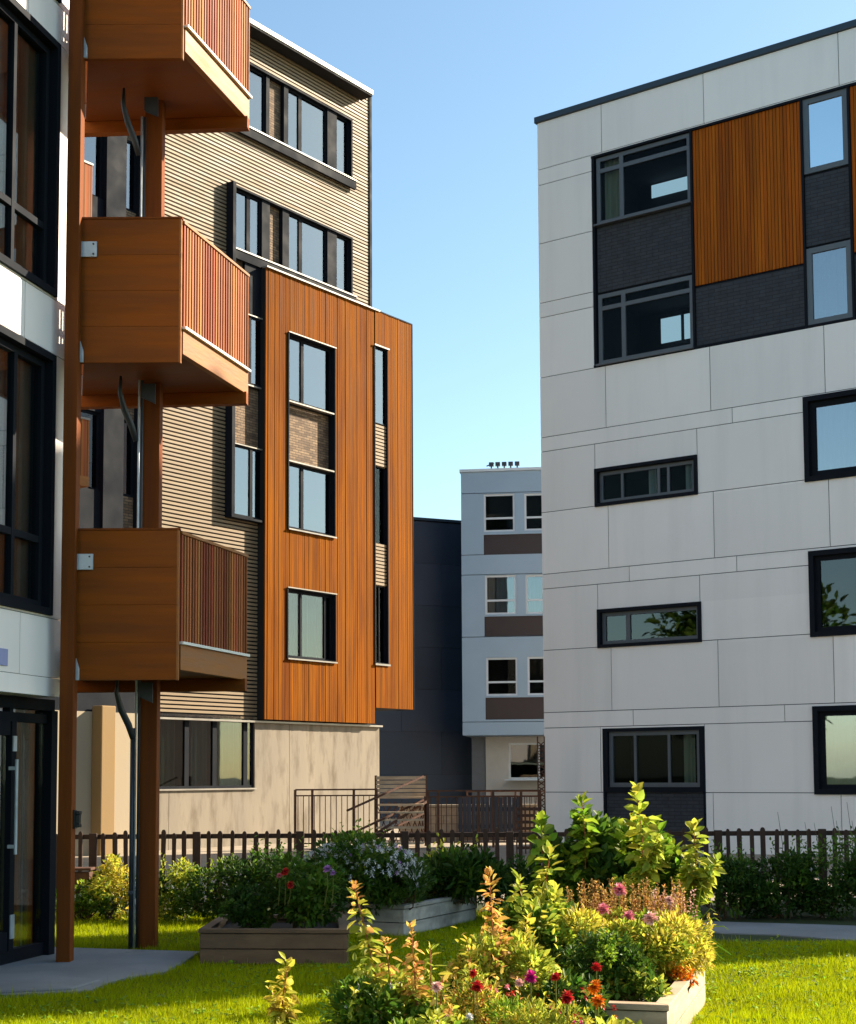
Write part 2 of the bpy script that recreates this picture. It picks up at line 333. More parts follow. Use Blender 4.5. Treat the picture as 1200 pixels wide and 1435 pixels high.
for (u0, u1, z0, z1) in ((g_u0, g_u1, g_z1-.05, g_z1-.001), (g_u0, g_u1, g_z0+.001, g_z0+.05)): lin.box(u0, u1, -.012, .075, z0, z1)
for u in (g_u0+.045, uA1+.025, uC0-.025, uC1+.025, g_u1-.03): lin.box(u-.024, u+.024, -.008, .075, g_z0+.05, g_z1-.05)
lin.build('recess_frame', M['dark'], Rb)
def boards(rects, y0, y1, bw, mat, name, parent, gapw=.012, jit=.006, horiz=False):
    mb = MB()
    for (u0, u1, z0, z1) in rects:
        n = max(1, round((u1-u0)/bw)); w = (u1-u0)/n
        for i in range(n):
            j = random.uniform(0, jit); mb.box(u0+i*w+gapw/2, u0+(i+1)*w-gapw/2, y0+j, y1, z0, z1)
    return mb.build(name, mat, parent)
boards([tb], .035, .07, .075, M['orange2'], 'timber_panel', Rb)['label'] = 'large square timber panel of narrow vertical boards'
boards([t2], .035, .07, .075, M['orange2'], 'timber_panel', Rb)
for r in ((uA0, uA1, wb[3]+.05, wa[2]-.05), (uC0, uC1, wd[3]+.05, wc[2]-.05), (uA1+.05, uC0-.05, g_z0+.05, tb[2]-.05), (uC1+.05, g_u1-.06, g_z0+.05, t2[2]-.05)):
    MB().box(r[0], r[1], .05, .07, r[2], r[3]).build('slate_panel', M['slate'], Rb)
wA = window(Rb, wa, .05, .09, (.27,), ((.80, 0, 1), ), 'clear', 'grey', mw=.10, room=2.6, roommat='void', curtain=[(.05, .25, 'curtainy')], label='top-left window with a curtain and a grey frame', sill='grey')
wB = window(Rb, wb, .05, .09, (.27,), ((.80, 0, 1), ), 'clear', 'grey', mw=.10, room=2.6, roommat='void', sill='grey')
window(Rb, wc, .03, .11, (), (), 'sky2', 'grey', room=.8)
window(Rb, wd, .03, .11, (), (), 'mid', 'grey', room=.8, curtain=[(.08, .95, 'curtain')])
# glowing panes at the back of two rooms imitate daylight through far windows
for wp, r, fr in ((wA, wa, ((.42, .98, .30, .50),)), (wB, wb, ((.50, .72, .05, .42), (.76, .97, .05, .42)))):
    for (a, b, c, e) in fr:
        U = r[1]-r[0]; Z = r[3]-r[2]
        MB().box(r[0]+U*a-.9, r[0]+U*b-.9, 2.55, 2.57, r[2]+Z*c+.95, r[2]+Z*e+.95).build('glow_pane', glowpane, wp)
window(Rb, rF, .07, .08, (.24, .62, .72), (), 'clear', 'grey', 'dark', .07, .05, room=2.2, mw=.06, curtain=[(.48, .56, 'curtain'), (.86, .95, 'curtain')])
window(Rb, rG, .07, .08, (.27,), (), 'dim', 'grey', 'dark', .07, .05, room=2.0, mw=.1)
window(Rb, rE, .07, .11, (), (), 'mid', 'dark', 'dark', .1, .05, room=1.5, curtain=[(.0, .75, 'curtain')])
window(Rb, rH, .07, .09, (), (), 'dim', 'dark', 'dark', .1, .05, room=1.5)
window(Rb, rJ, .07, .09, (), (), 'mid', 'dark', 'dark', .1, .05, room=1.5, curtain=[(.0, .95, 'curtain')])
iz = PR.z(849, 1107.6)
window(Rb, (rI[0]+.05, rI[1]-.05, iz, rI[3]), .06, .09, (.29, .66), (), 'clear', 'grey', 'dark', .07, .02, room=1.6, mw=.06, curtain=[(.78, .9, 'curtainy')])
MB().box(rI[0]+.05, rI[1]-.05, .05, .09, .05, iz-.03).build('slate_panel', M['slate'], Rb)
lin = MB(); lin.box(rI[0], rI[0]+.05, -.012, .09, .05, rI[3]); lin.box(rI[1]-.05, rI[1], -.012, .09, .05, rI[3]); lin.box(rI[0]+.05, rI[1]-.05, -.03, .06, iz-.03, iz)
lin.build('recess_frame', M['dark'], Rb)

# added unseen block shades the lawn; the gap beside it lights the left hedge
Nb = tag(empty('shade_block', PR.world(16.8, 0, 0), PR.rz), 'unseen white block added past the right edge to shade the lawn', 'apartment block')
mb = MB(); hz = [0, 3.2, 6.4, 9.6, 12.8, rz_top]; nw = [(.9, 2.5, 3.2*k+1.0, 3.2*k+2.4) for k in range(5)]
for a, b in zip(hz[:-1], hz[1:]):
    for r in sub_rects((.0, 3.4, a+.006, b-.006), nw): mb.box(r[0], r[1], 0, .25, r[2], r[3])
mb.build('panel_cladding', M['white'], Nb)
mb = MB().box(0, .25, .251, RD, 0, rz_top); mb.box(3.15, 3.4, .251, RD, 0, rz_top); mb.box(.251, 3.149, RD-.25, RD, 0, rz_top); mb.box(.251, 3.149, .251, RD-.251, rz_top-.3, rz_top-.01); mb.build('shell_wall', M['white'], Nb)
MB().box(-.05, 3.45, -.05, RD+.05, rz_top, rz_top+.14).build('roof_cap', M['cap'], Nb)
for r in nw: window(Nb, r, .07, .09, (.5,), (), 'dim', 'dark', 'dark', .07, .04, room=1.2)

# ================================================================== timber and batten block in the middle
PM = Plane(521, 38.6, R(36.07), 1)
Mb = empty('timber_clad_building', PM.O, PM.rz)
tag(Mb, 'six-storey block with tan horizontal battens, an orange timber bay and a concrete ground floor', 'apartment block')
MD = 9.0
mz_top = PM.z(520, 131); mz_c = PM.z(530, 1016.5)       # eaves, top of the concrete floor
U_L = -17.0
# orange bay
ow = .25
o_u0 = PM.u(372.5, 700, ow); o_um = PM.u(525, 700, ow); o_u1 = PM.u(577.5, 700, ow); o_z1 = PM.z(575, 455, ow); o_z0 = mz_c+.03; o_zr = PM.z(552, 993, ow)
r1 = PM.rect((318, 76), (492.5, 168), (318, 161), (492.5, 257)); s_u0 = PM.u(319, 500); s_u1 = r1[1]
z1a, z1b = PM.z(492.5, 168), PM.z(492.5, 255); z2a, z2b = PM.z(493.5, 334), PM.z(494.5, 418)
z2b = max(z2b, o_z1+.04)
c_u1 = PM.u(371.5, 600); z5b = PM.z(371, 733)
row1 = (s_u0, s_u1, z1b, z1a); row2 = (s_u0, s_u1, z2b, z2a); colm = (s_u0, c_u1+.02, z5b, z2b)
k_u0 = PM.u(100, 600); k_u1 = PM.u(196, 600); colk = (k_u0, k_u1, PM.z(150, 985), z1a)
gwin = (PM.u(205, 1050), PM.u(355.5, 1050), PM.z(355, 1104), PM.z(355, 1004.5))
orect = (o_u0, 0.0, o_z0, o_z1)
top = (U_L, 0.0, mz_c, mz_top)
mh = [row1, row2, colm, colk, orect]
bt = MB(); pitch = .092; z = mz_c+.03
while z < mz_top-.05:
    cut = [(h[0], h[1], z-1, z+1) for h in mh if h[2] < z+.05 and h[3] > z+.005]
    for (a, b, c, e) in sub_rects((U_L, 0.0, z, z+.055), cut): bt.box(a, b, 0, .035, z, z+.056)
    z += pitch
bt.build('batten_cladding', M['batten'], Mb)
bk = MB()
for (a, b, c, e) in sub_rects(top, mh[:4]+[orect]): bk.box(a, b, .036, .2, c, e)
bk.build('wall', M['void'], Mb)
MB().box(-.06, .03, -.03, .2, o_z1, mz_top).build('corner_trim', M['dark'], Mb)
sh = MB(); sh.box(-.25, .0, .201, MD, 0.0, mz_top); sh.box(U_L, U_L+.25, .201, MD, 0, mz_top); sh.box(U_L+.251, -.251, MD-.25, MD, 0, mz_top); sh.box(U_L+.251, -.251, .201, MD-.251, mz_top-.3, mz_top-.01)
sh.box(U_L+.251, -.251, 1.6, 1.7, 0, mz_top-.31)
sh.build('shell_wall', M['void'], Mb)
ev = .42; et = PM.z(521, 133, ev)
MB().box(U_L, PM.u(523.5, 126, ev), -ev, -.031, et+.03, et+.15).build('eave', M['whitem'], Mb, bevel=.01)
MB().box(U_L, PM.u(523.5, 126, ev)-.02, -ev+.02, -.031, et-.02, et+.028).build('eave_soffit', M['void'], Mb)  # coloured dark to deepen the shade under the eave
MB().box(U_L, .03, -.03, MD, mz_top+.01, mz_top+.09).build('roof', M['whitem'], Mb, bevel=.01)
# concrete ground floor
cu1 = PM.u(532, 1060, .04)
cc = MB()
jx = [PM.u(x, 1050, .04) for x in (197, 237, 406, 480)]
cedges = [PM.u(197, 1050, .04), PM.u(237.5, 1050, .04), PM.u(406, 1050, .04), cu1]
for a, b in zip(cedges[:-1], cedges[1:]):
    for (u0, u1, z0, z1) in sub_rects((a+.006, b-.006, 0, mz_c-.05), [gwin]): cc.box(u0, u1, -.04, .3, z0, z1)
cc.build('concrete_base', M['concrete'], Mb)
MB().box(PM.u(197, 1050), cu1+.03, -.13, .3, mz_c-.048, mz_c-.004).build('ledge', M['sill'], Mb)
MB().box(cu1-.3, cu1-.01, .31, MD, 0, mz_c-.05).build('base_side_wall', M['concrete'], Mb)
window(Mb, gwin, .0, .06, (.36, .62, .92), (), 'dim', 'dark', room=1.2, mw=.13, curtain=[(.0, .30, 'curtainy'), (.45, .6, 'curtain'), (.7, .9, 'curtainy')], sill='sill', sillw=.06)
# cream rendered ground floor further left
rz1 = PM.z(150, 998, .25)
MB().box(U_L, PM.u(196, 1050, .25), -.25, .3, 0, rz1).build('rendered_wall', M['render'], Mb)
MB().box(PM.u(140, 1050, .5), PM.u(160, 1050, .5), -.55, -.25, 0, PM.z(150, 989, .5)).build('pillar', M['render2'], Mb, bevel=.02)
MB().box(U_L, PM.u(196, 1050, .2), -.2, .2, rz1+.002, PM.z(150, 967, .2)).build('fascia_band', M['dark'], Mb)
# orange bay: boards + openings
wO1 = PM.rect((403.6, 465), (469.8, 489), (403, 741), (469.5, 753), ow); wO3 = PM.rect((402, 823), (470.5, 833.5), (402, 922), (470.5, 929), ow)
sl = (PM.u(524.5, 700, ow), PM.u(543.5, 700, ow), PM.z(545, 932, ow), PM.z(543, 490.6, ow))
oh = [wO1, wO3, sl]
def clad(u0, u1, z0, z1, y0, y1, bw, name, mat):
    mb = MB(); n = round((u1-u0)/bw); w = (u1-u0)/n
    for i in range(n):
        j = random.uniform(0, .012)
        for (a, b, c, e) in sub_rects((u0+i*w+.0035, u0+(i+1)*w-.0035, z0, z1), oh):
            if b-a > .008: mb.box(a, b, y0+j, y1, c, e)
    return mb.build(name, mat, Mb)
clad(o_u0, o_um, o_z0, o_z1, -ow, -ow+.045, .078, 'timber_cladding', M['orange'])
clad(o_um+.03, o_u1, o_zr, o_z1, -ow-.02, -ow+.045, .078, 'timber_cladding', M['orange'])
bk = MB()
for r in sub_rects((o_u0, o_um+.03, o_z0, o_z1-.01), oh): bk.box(r[0], r[1], -ow+.046, .035, r[2], r[3])
for r in sub_rects((o_um+.03, o_u1-.02, o_zr, o_z1-.01), oh): bk.box(r[0], r[1], -ow+.046, .035, r[2], r[3])
for r in sub_rects((0.0, o_u1-.02, o_zr, o_z1-.01), oh): bk.box(r[0], r[1], .036, .2, r[2], r[3])
bk.build('bay_wall', M['void'], Mb)  # exposed left side is dark in colour to give the bay's shaded side
MB().box(.002, o_u1-.02, .201, MD, o_zr, o_z1-.04).build('bay_side_wall', M['void'], Mb)
MB().box(.05, o_u1-.25, .0, 1.6, o_z1+.01, o_z1+.16).build('roof_upstand', M['whitem'], Mb, bevel=.01)
MB().box(o_u0-.02, 0.03, -ow-.05, .0, o_z1, o_z1+.035).build('bay_cap', M['sill'], Mb)
MB().box(.031, o_u1+.02, -ow-.03, .3, o_z1, o_z1+.03).build('bay_cap', M['dark'], Mb)
MB().box(o_u1, o_u1+.025, -ow-.03, .3, o_zr-.01, o_z1).build('corner_trim', M['dark'], Mb)
# the tall opening: window / brick / window
def frame_rect(r, w, y0, y1, name, mat): 
    u0, u1, z0, z1 = r; mb = MB(); mb.box(u0, u1, y0, y1, z1-w, z1); mb.box(u0, u1, y0, y1, z0, z0+w); mb.box(u0, u0+w, y0, y1, z0+w, z1-w); mb.box(u1-w, u1, y0, y1, z0+w, z1-w); return mb.build(name, mat, Mb)
rec = -ow+.10
def opening(r, zs, dark_in=True):
    frame_rect(r, .03, -ow-.03, rec+.1, 'opening_frame', M['dark'])
zb1 = PM.z(469.2, 580.5, ow); zb2 = PM.z(469, 661, ow)
opening(wO1, None); opening(wO3, None); opening(sl, None)
u0, u1 = wO1[0]+.03, wO1[1]-.03
for zz in (zb1, zb2): MB().box(u0, u1, -ow-.02, rec-.002, zz-.022, zz+.012).build('sill', M['sill'], Mb)
window(Mb, (u0, u1, zb1+.022, wO1[3]-.03), rec, .06, (.36,), (), 'sky', 'dark', room=.5, mw=.10)
MB().box(u0, u1, rec+.09, rec+.2, zb2+.022, zb1-.027).build('brick_panel', M['brick'], Mb)
window(Mb, (u0, u1, wO1[2]+.03, zb2-.027), rec, .06, (.36,), (), 'sky', 'dark', room=.5, mw=.10)
window(Mb, (wO3[0]+.03, wO3[1]-.03, wO3[2]+.03, wO3[3]-.03), rec, .06, (.34, .86), (), 'dim', 'dark', room=.9, mw=.07, curtain=[(.03, .3, 'curtain'), (.5, .82, 'curtain')])
for r in (wO1, wO3): MB().box(r[0], r[1]+.01, -ow-.06, -ow-.031, r[2]-.025, r[2]+.008).build('sill', M['sill'], Mb); MB().box(r[0], r[1]+.01, -ow-.05, -ow-.031, r[3]-.006, r[3]+.02).build('sill', M['sill'], Mb)
# narrow slot with glass, slats, dark glass, slats, dark glass
sy = [PM.z(534, y, ow) for y in (490, 594.5, 654, 762, 821, 931)]
MB().box(sl[0]-.02, sl[1]+.03, -ow-.06, -ow-.031, sl[3]-.01, sl[3]+.03).build('sill', M['sill'], Mb)
MB().box(sl[0]-.02, sl[1]+.03, -ow-.06, -ow-.031, sl[2]-.035, sl[2]+.01).build('sill', M['sill'], Mb)
window(Mb, (sl[0]+.03, sl[1]-.03, sy[1], sl[3]-.03), -ow+.02, .02, (), (), 'sky', 'dark', room=.5)
for a, b in ((sy[2], sy[1]), (sy[4], sy[3])):
    mb = MB(); zz = a+.02
    while zz < b-.05: mb.box(sl[0]+.03, sl[1]-.03, -ow+.02, -ow+.06, zz, zz+.06); zz += .092
    mb.box(sl[0]+.03, sl[1]-.03, -ow+.065, -ow+.08, a, b)
    mb.build('batten_infill', M['batten'], Mb)
window(Mb, (sl[0]+.03, sl[1]-.03, sy[3], sy[2]), -ow+.07, .03, (), (), 'clear', 'dark', room=.6, roommat='void')
window(Mb, (sl[0]+.03, sl[1]-.03, sl[2]+.03, sy[4]), -ow+.07, .03, (.5,), (), 'clear', 'dark', room=.6, roommat='void')
# strips of the two top storeys
def px_u(x, y): return PM.u(x, y, -.1)
def strip(r, xs, yref, ext=False):
    u0, u1, z0, z1 = r
    frame_rect(r, .05, -.05, .24, 'strip_frame', M['dark'])
    MB().box(u0-.03, u1+.05, -.13, -.052, z0-.22, z0-.01).build('sill', M['dark'], Mb)
    MB().box(u0-.03, u1+.05, -.15, -.055, z0-.005, z0+.03).build('sill', M['sill'], Mb)
    z0 += .05; z1 -= .05
    for kind, a, b in xs:
        A, B = max(u0+.05, px_u(a, yref)), min(u1-.05, px_u(b, yref))
        if kind == 'w2': window(Mb, (A, B, z0, z1), .05, .05, (.33,), (), 'sky', 'dark', room=.5, mw=.12)
        elif kind == 'w1': window(Mb, (A, B, z0, z1), .05, .05, (), (), 'sky', 'dark', room=.5)
        elif kind == 'w2h': window(Mb, (A, B, z0, z1), .05, .05, (.58,), (), 'sky', 'dark', room=.5, mw=.12)
        elif kind == 'b': MB().box(A, B, .12, .2, z0, z1).build('brick_panel', M['brick'], Mb)
        else: MB().box(A, B, .0, .22, z0, z1).build('mullion_panel', M['dark'], Mb)
strip(row1, (('w1', 316, 369), ('d', 369, 373.5), ('b', 373.5, 394), ('d', 394, 400), ('w2', 400, 455), ('d', 455, 468), ('w1', 468, 489)), 170)
strip(row2, (('w2h', 322, 363), ('d', 363, 374), ('b', 374, 392), ('d', 392, 401), ('w2', 401, 455), ('d', 455, 468), ('w1', 468, 490)), 340)
# dark framed column left of the bay
cf = MB(); cf.box(s_u0-.06, s_u0+.04, -.22, .2, z5b-.05, z2a-.03); cf.box(c_u1-.02, o_u0-.005, -.02, .2, z5b, z2b-.055)
cf.box(s_u0+.04, o_u0-.005, -.2, .2, z5b-.05, z5b); cf.build('column_frame', M['dark'], Mb)
y3a, y3b, y4b = PM.z(371.7, 453), PM.z(371.7, 549), PM.z(372, 635)
cu0, cu1_ = s_u0+.04, c_u1-.022
MB().box(cu0, cu1_, .0, .18, y3a+.03, z2b-.055).build('brick_panel', M['brick'], Mb)
MB().box(cu0+.45, cu1_, -.08, -.002, y3a+.03, z2b-.055).build('infill_panel', M['dark'], Mb)
window(Mb, (cu0, cu1_, y3b+.03, y3a), -.10, .045, (.5,), (), 'sky', 'dark', room=.5, mw=.09, sill='sill', sillw=.02)
MB().box(cu0, cu1_, .0, .18, y4b+.03, y3b-.03).build('brick_panel', M['brick'], Mb)
window(Mb, (cu0, cu1_, z5b+.02, y4b), -.10, .045, (.55,), (), 'sky', 'dark', room=.5, mw=.09, sill='sill', sillw=.04)
for zz in (y3a, y4b): MB().box(cu0, cu1_, -.14, -.002, zz+.002, zz+.028).build('sill', M['sill'], Mb)
# dark column behind the balconies
frame_rect(colk, .06, -.04, .24, 'column_frame', M['dark'])
um = PM.u(140, 600, -.1); un = PM.u(168, 600, -.1); ux = PM.u(106, 600, -.1)
MB().box(um, un, -.03, .22, colk[2]+.06, colk[3]-.06).build('mullion_panel', M['dark'], Mb)
lv = [(z1b, z1a-.07), (z2b, z2a), (y3b+.03, y3a), (z5b+.02, y4b)]
zp = colk[3]-.06
for i, (a, b) in enumerate(lv):
    window(Mb, (colk[0]+.06, um, a, min(b, zp)), .12, .05, (), (), 'sky', 'dark', room=.5)
    window(Mb, (un, colk[1]-.06, a, min(b, zp)), .12, .05, (), (), 'sky', 'dark', room=.5)
    nx = lv[i+1][1] if i < 3 else colk[2]+.06
    MB().box(un, colk[1]-.06, .12, .2, nx, a-.002).build('brick_panel', M['brick'], Mb)
    MB().box(colk[0]+.06, um, .06, .2, nx, a-.002).build('infill_panel', M['dark'], Mb)
# small slatted balconies of the same block far behind the posts
for zz in (PM.z(118, 305, .9), PM.z(118, 667, .9)):
    a, b = PM.u(88, 500, .9), PM.u(127, 500, .9)
    bo = MB().box(a, b, -.9, -.001, zz-.2, zz).build('small_balcony', M['fascia'], Mb)
    mb = MB(); n = 26
    for i in range(n): x = a+(b-a)*i/n; mb.box(x, x+(b-a)/n*.62, -.9, -.86, zz, zz+1.15)
    for i in range(12): y = -.86+.85*i/12; mb.box(b-.04, b, y, y+.045, zz, zz+1.15)
    mb.build('slat_screen', M['slat'], bo); MB().box(a, b, -.92, -.84, zz+1.15, zz+1.19).build('handrail', M['sill'], bo)

# ================================================================== pale blue block and dark block far behind
PB = Plane(649, 54.8, R(180-82.3), 1)
Bb = empty('pale_blue_building', PB.O, PB.rz)
tag(Bb, 'small pale blue block far behind in the gap, its upper floors overhanging', 'apartment block')
bz1 = PB.z(645, 662); bz0 = PB.z(648, 1031); BU = 12
def br(x0, x1, y0, y1): return (PB.u(x0, (y0+y1)/2), PB.u(x1, (y0+y1)/2), PB.z((x0+x1)/2, y1), PB.z((x0+x1)/2, y0))
wins = [(br(678, 721.5, 692, 745), .36, 'clear'), (br(735, 779, 691, 743), .36, 'clear'), (br(680, 724, 806, 861), .36, 'mid'), (br(737, 780, 805, 860), .36, 'mid'), (br(681.5, 725.5, 921.5, 975), .36, 'clear'), (br(739.5, 783, 920, 974), .36, 'clear')]
spans = [br(678, 790, 748, 776), br(679, 790, 863, 891), br(680.5, 790, 977, 1008)]
mb = MB(); joints = [bz0, PB.z(650, 1012), PB.z(650, 893), PB.z(650, 806), PB.z(650, 778), PB.z(650, 692), bz1]
for a, b in zip(joints[:-1], joints[1:]):
    for r in sub_rects((0, BU, a+.012, b-.012), [w[0] for w in wins]+spans): mb.box(r[0], r[1], 0, .3, r[2], r[3])
mb.build('panel_cladding', M['blue'], Bb)
mb = MB(); 
for r in sub_rects((.02, BU-.02, bz0+.02, bz1-.02), [w[0] for w in wins]): mb.box(r[0], r[1], .301, .4, r[2], r[3])
mb.box(.02, BU-.02, .401, 9, bz1-.3, bz1-.02); mb.box(.02, .3, .401, 9, bz0, bz1-.31); mb.box(BU-.3, BU-.02, .401, 9, bz0, bz1-.31); mb.box(.31, BU-.31, 8.8, 9, bz0, bz1-.31); mb.box(.31, BU-.31, .401, 8.79, bz0, bz0+.2)
mb.build('shell_wall', M['blue'], Bb)
for r in spans: MB().box(r[0], r[1], .05, .28, r[2], r[3]).build('spandrel_panel', M['brownp'], Bb)
for r, t, g in wins: window(Bb, r, .05, .07, (), ((t, 0, 1),), g, 'trim', room=1.2, curtain=[(.1, .9, 'teal')] if g == 'mid' else None)
MB().box(-.05, BU+.05, -.05, 9.05, bz1, bz1+.1).build('roof_cap', M['trim'], Bb)
# recessed ground floor
gy = 1.6; gu = PB.u(681, 1060, -gy)
gwn = (PB.u(713, 1068, -gy), PB.u(790, 1068, -gy), PB.z(735, 1092, -gy), PB.z(735, 1041, -gy))
mb = MB()
for r in sub_rects((gu, BU, 0, bz0-.002), [gwn]): mb.box(r[0], r[1], gy, gy+.25, r[2], r[3])
mb.build('ground_floor_wall', M['greyrender'], Bb)
window(Bb, gwn, gy+.05, .07, (.55,), (), 'dim', 'trim', room=1.0, sill='trim')
MB().box(PB.u(661, 1060, -gy), gu-.01, gy+.1, gy+.3, 0, bz0-.002).build('service_door', M['grey'], Bb)
bz_r = bz1+.1
vp = tag(empty('roof_vents', PB.world(PB.u(704, 655), -.2, bz_r), PB.rz), 'row of small dark vent cowls on top of the pale blue block', 'roof vents')
for k in range(5):
    x = -.42+k*.24; mb = MB().box(x-.025, x+.025, -.025, .025, 0, .13); mb.box(x-.085, x+.085, -.08, .08, .13, .27)
    if k == 0: mb.bar((x-.18, 0, .14), (x+.1, 0, .25), .04)
    mb.build('vent_cowl', M['dsteel'], vp)

PD = Plane(672, 58.2, R(65), 1)
Db = empty('dark_clad_building', PD.O, PD.rz)
tag(Db, 'windowless dark navy clad block in the gap behind the orange timber bay', 'building')
dz = PD.z(643, 733); mb = MB(); z = 0.0; i = 0
while z < dz-.05:
    h = min(1.62, dz-z); u = -22.0
    while u < 0:
        w = min(3.4 if (i % 2 or u > -21.9) else 1.7, -u); mb.box(u+.006, u+w-.006, 0, .05, z+.006, z+h-.006); u += w
    z += h; i += 1
mb.build('panel_cladding', M['navy'], Db)
MB().box(-22, -.01, .051, 8, 0, dz-.02).build('wall', M['joint'], Db)
MB().box(-22.1, .05, -.06, 8.1, dz, dz+.10).build('roof_cap', M['cap'], Db)

# ================================================================== white building at the left edge
PL = Plane(83, 13.15, R(13.6), 1)
Lb = empty('white_glazed_building', PL.O, PL.rz)
tag(Lb, 'white panelled building cut by the left edge, with tall dark windows and a glazed entrance', 'apartment block')
lz0 = PL.z(83, 951.5); lz1 = 11.6; LU = -9.0
def lw(tr, br_, tl=None, bl=None, u0=-2.6):
    return (u0, (PL.u(*tr)+PL.u(*br_))/2, PL.z(*br_), PL.z(*tr))
w1 = lw((80.5, 62), (78.5, 418)); w2 = lw((74.5, 499), (71, 863))
w3 = (w1[0], w1[1], w1[2]+2.7, w1[3]+2.7)
wl = [w1, w2, w3]
mb = MB(); hz = [lz0, PL.z(60, 871), w2[3]+.012, PL.z(86, 492), w1[2]-.012, w1[3]+.02, PL.z(90, 62)+.05, w3[2]-.012, lz1]
hz = [lz0, w2[2]-.02, w2[3]+.02, w1[2]-.02, w1[3]+.02, w3[2]-.02, lz1]
vj = {0: [PL.u(28, 900)], 2: [PL.u(35, 440)], 4: [PL.u(40, 20)]}
for i, (a, b) in enumerate(zip(hz[:-1], hz[1:])):
    us = [0.0]+vj.get(i, [])+[w1[0]-.05]; k = us[-1]
    while k > LU+2: k -= 1.6; us.append(k)
    us.append(LU); us = sorted(us)
    for p, q in zip(us[:-1], us[1:]):
        for r in sub_rects((p+.004, q-.004, a+.004, b-.004), wl): mb.box(r[0], r[1], 0, .02, r[2], r[3])
mb.build('panel_cladding', M['white'], Lb)
mb = MB()
for r in sub_rects((LU, -.02, lz0+.01, lz1-.02), wl): mb.box(r[0], r[1], .021, .25, r[2], r[3])
mb.build('wall', M['joint'], Lb)
mb = MB(); mb.box(-.2, -.001, .251, 7, lz0, lz1); mb.box(LU, LU+.2, .251, 7, lz0, lz1); mb.box(LU+.21, -.21, 6.8, 7, 0, lz1); mb.box(LU+.21, -.21, .251, 6.79, lz1-.3, lz1-.02); mb.box(LU+.21, -.21, .251, 6.79, lz0, lz0+.2)
mb.box(LU, -.001, .0, .25, lz0-.16, lz0-.001)
mb.build('shell_wall', M['white'], Lb)
MB().box(LU, .05, -.05, 7.05, lz1, lz1+.14).build('roof_cap', M['cap'], Lb)
for r, yt, cur in ((w1, (67, 319), [(.35, .80, 'teal'), (.885, .99, 'curtainy')]), (w2, (62, 760), [(.35, .76, 'teal'), (.77, .82, 'curtain'), (.88, .965, 'curtain')]), (w3, None, None)):
    zt_ = (PL.z(*yt)-r[2])/(r[3]-r[2]) if yt else .3
    m1 = (PL.u(31, 150 if r is w1 else 620)-r[0])/(r[1]-r[0])
    window(Lb, r, .05, .06, (m1*.5, m1), ((zt_, 0, 1),), 'left', 'dark', 'dark', .06, .03, room=1.6, mw=.05, curtain=cur, cdist=.02, roommat='render')
MB().box(PL.u(-14, 908), PL.u(10, 908), -.012, -.001, PL.z(6, 933), PL.z(6, 909)).build('door_plaque', M['plaque'], Lb, bevel=.004)
# glazed entrance, set back under the floor above
gy = .22
def lu(x, y=1150): return PL.u(x, y, -gy)
ftop = lz0-.165; ftr = PL.z(45, 1006, -gy); fb = .03
e_u1 = PL.u(75, 1150, -gy)
mb = MB(); mb.box(LU, e_u1, gy, gy+.12, ftop-.10, ftop); mb.box(e_u1-.11, e_u1, gy-.03, gy+.14, .02, ftop-.10)
mb.box(LU, e_u1-.11, gy+.02, gy+.1, .02, .14)
mb.box(LU, e_u1-.11, gy+.02, gy+.10, ftr-.04, ftr+.04)
ent = mb.build('entrance_frame', M['dark'], Lb)
d_u = lu(17)
mb = MB(); mb.box(d_u-.04, d_u+.04, gy-.01, gy+.1, .14, ftr-.04); mb.box(d_u-1.05, d_u-.95, gy-.01, gy+.1, .14, ftr-.04); mb.box(d_u-.95, d_u-.05, gy, gy+.09, .14, .30); mb.box(d_u-.95, d_u-.05, gy, gy+.09, ftr-.16, ftr-.04)
mb.box(d_u-.03, d_u+.03, gy+.02, gy+.1, ftr+.04, ftop-.1)
dr = mb.build('door', M['dark'], Lb)
mb = MB(); mb.tube([(d_u-.06, gy-.07, .95), (d_u-.06, gy-.07, 1.75)], .014); mb.box(d_u-.072, d_u-.048, gy-.07, gy, 1.0, 1.03); mb.box(d_u-.072, d_u-.048, gy-.07, gy, 1.66, 1.69)
mb.build('handle', M['steel'], dr)
MB().box(d_u-.03, d_u+.035, gy-.02, gy-.008, .24, .44).build('lock_plate', M['steel'], dr); MB().box(d_u-.03, d_u+.03, gy-.02, gy-.008, 1.82, 1.95).build('lock_plate', M['steel'], dr)
MB().box(d_u-.95, d_u-.05, gy+.04, gy+.052, .14, ftr-.04).build('pane', G['left'], dr)
MB().box(d_u+.05, e_u1-.11, gy+.05, gy+.062, .14, ftr).build('pane', G['left'], ent); MB().box(LU, e_u1-.11, gy+.055, gy+.067, ftr+.04, ftop-.1).build('pane', G['left'], ent); MB().box(LU, d_u-1.05, gy+.05, gy+.062, .14, ftr-.04).build('pane', G['left'], ent)
mb = MB(); mb.box(LU+.21, -.21, 4.0, 4.1, 0, lz0-.001); mb.box(LU, LU+.2, gy, 7, 0, lz0-.17); mb.box(-1.9, -1.8, gy+.3, 4, 0, lz0-.17)
mb.build('lobby_wall', M['room'], Lb)

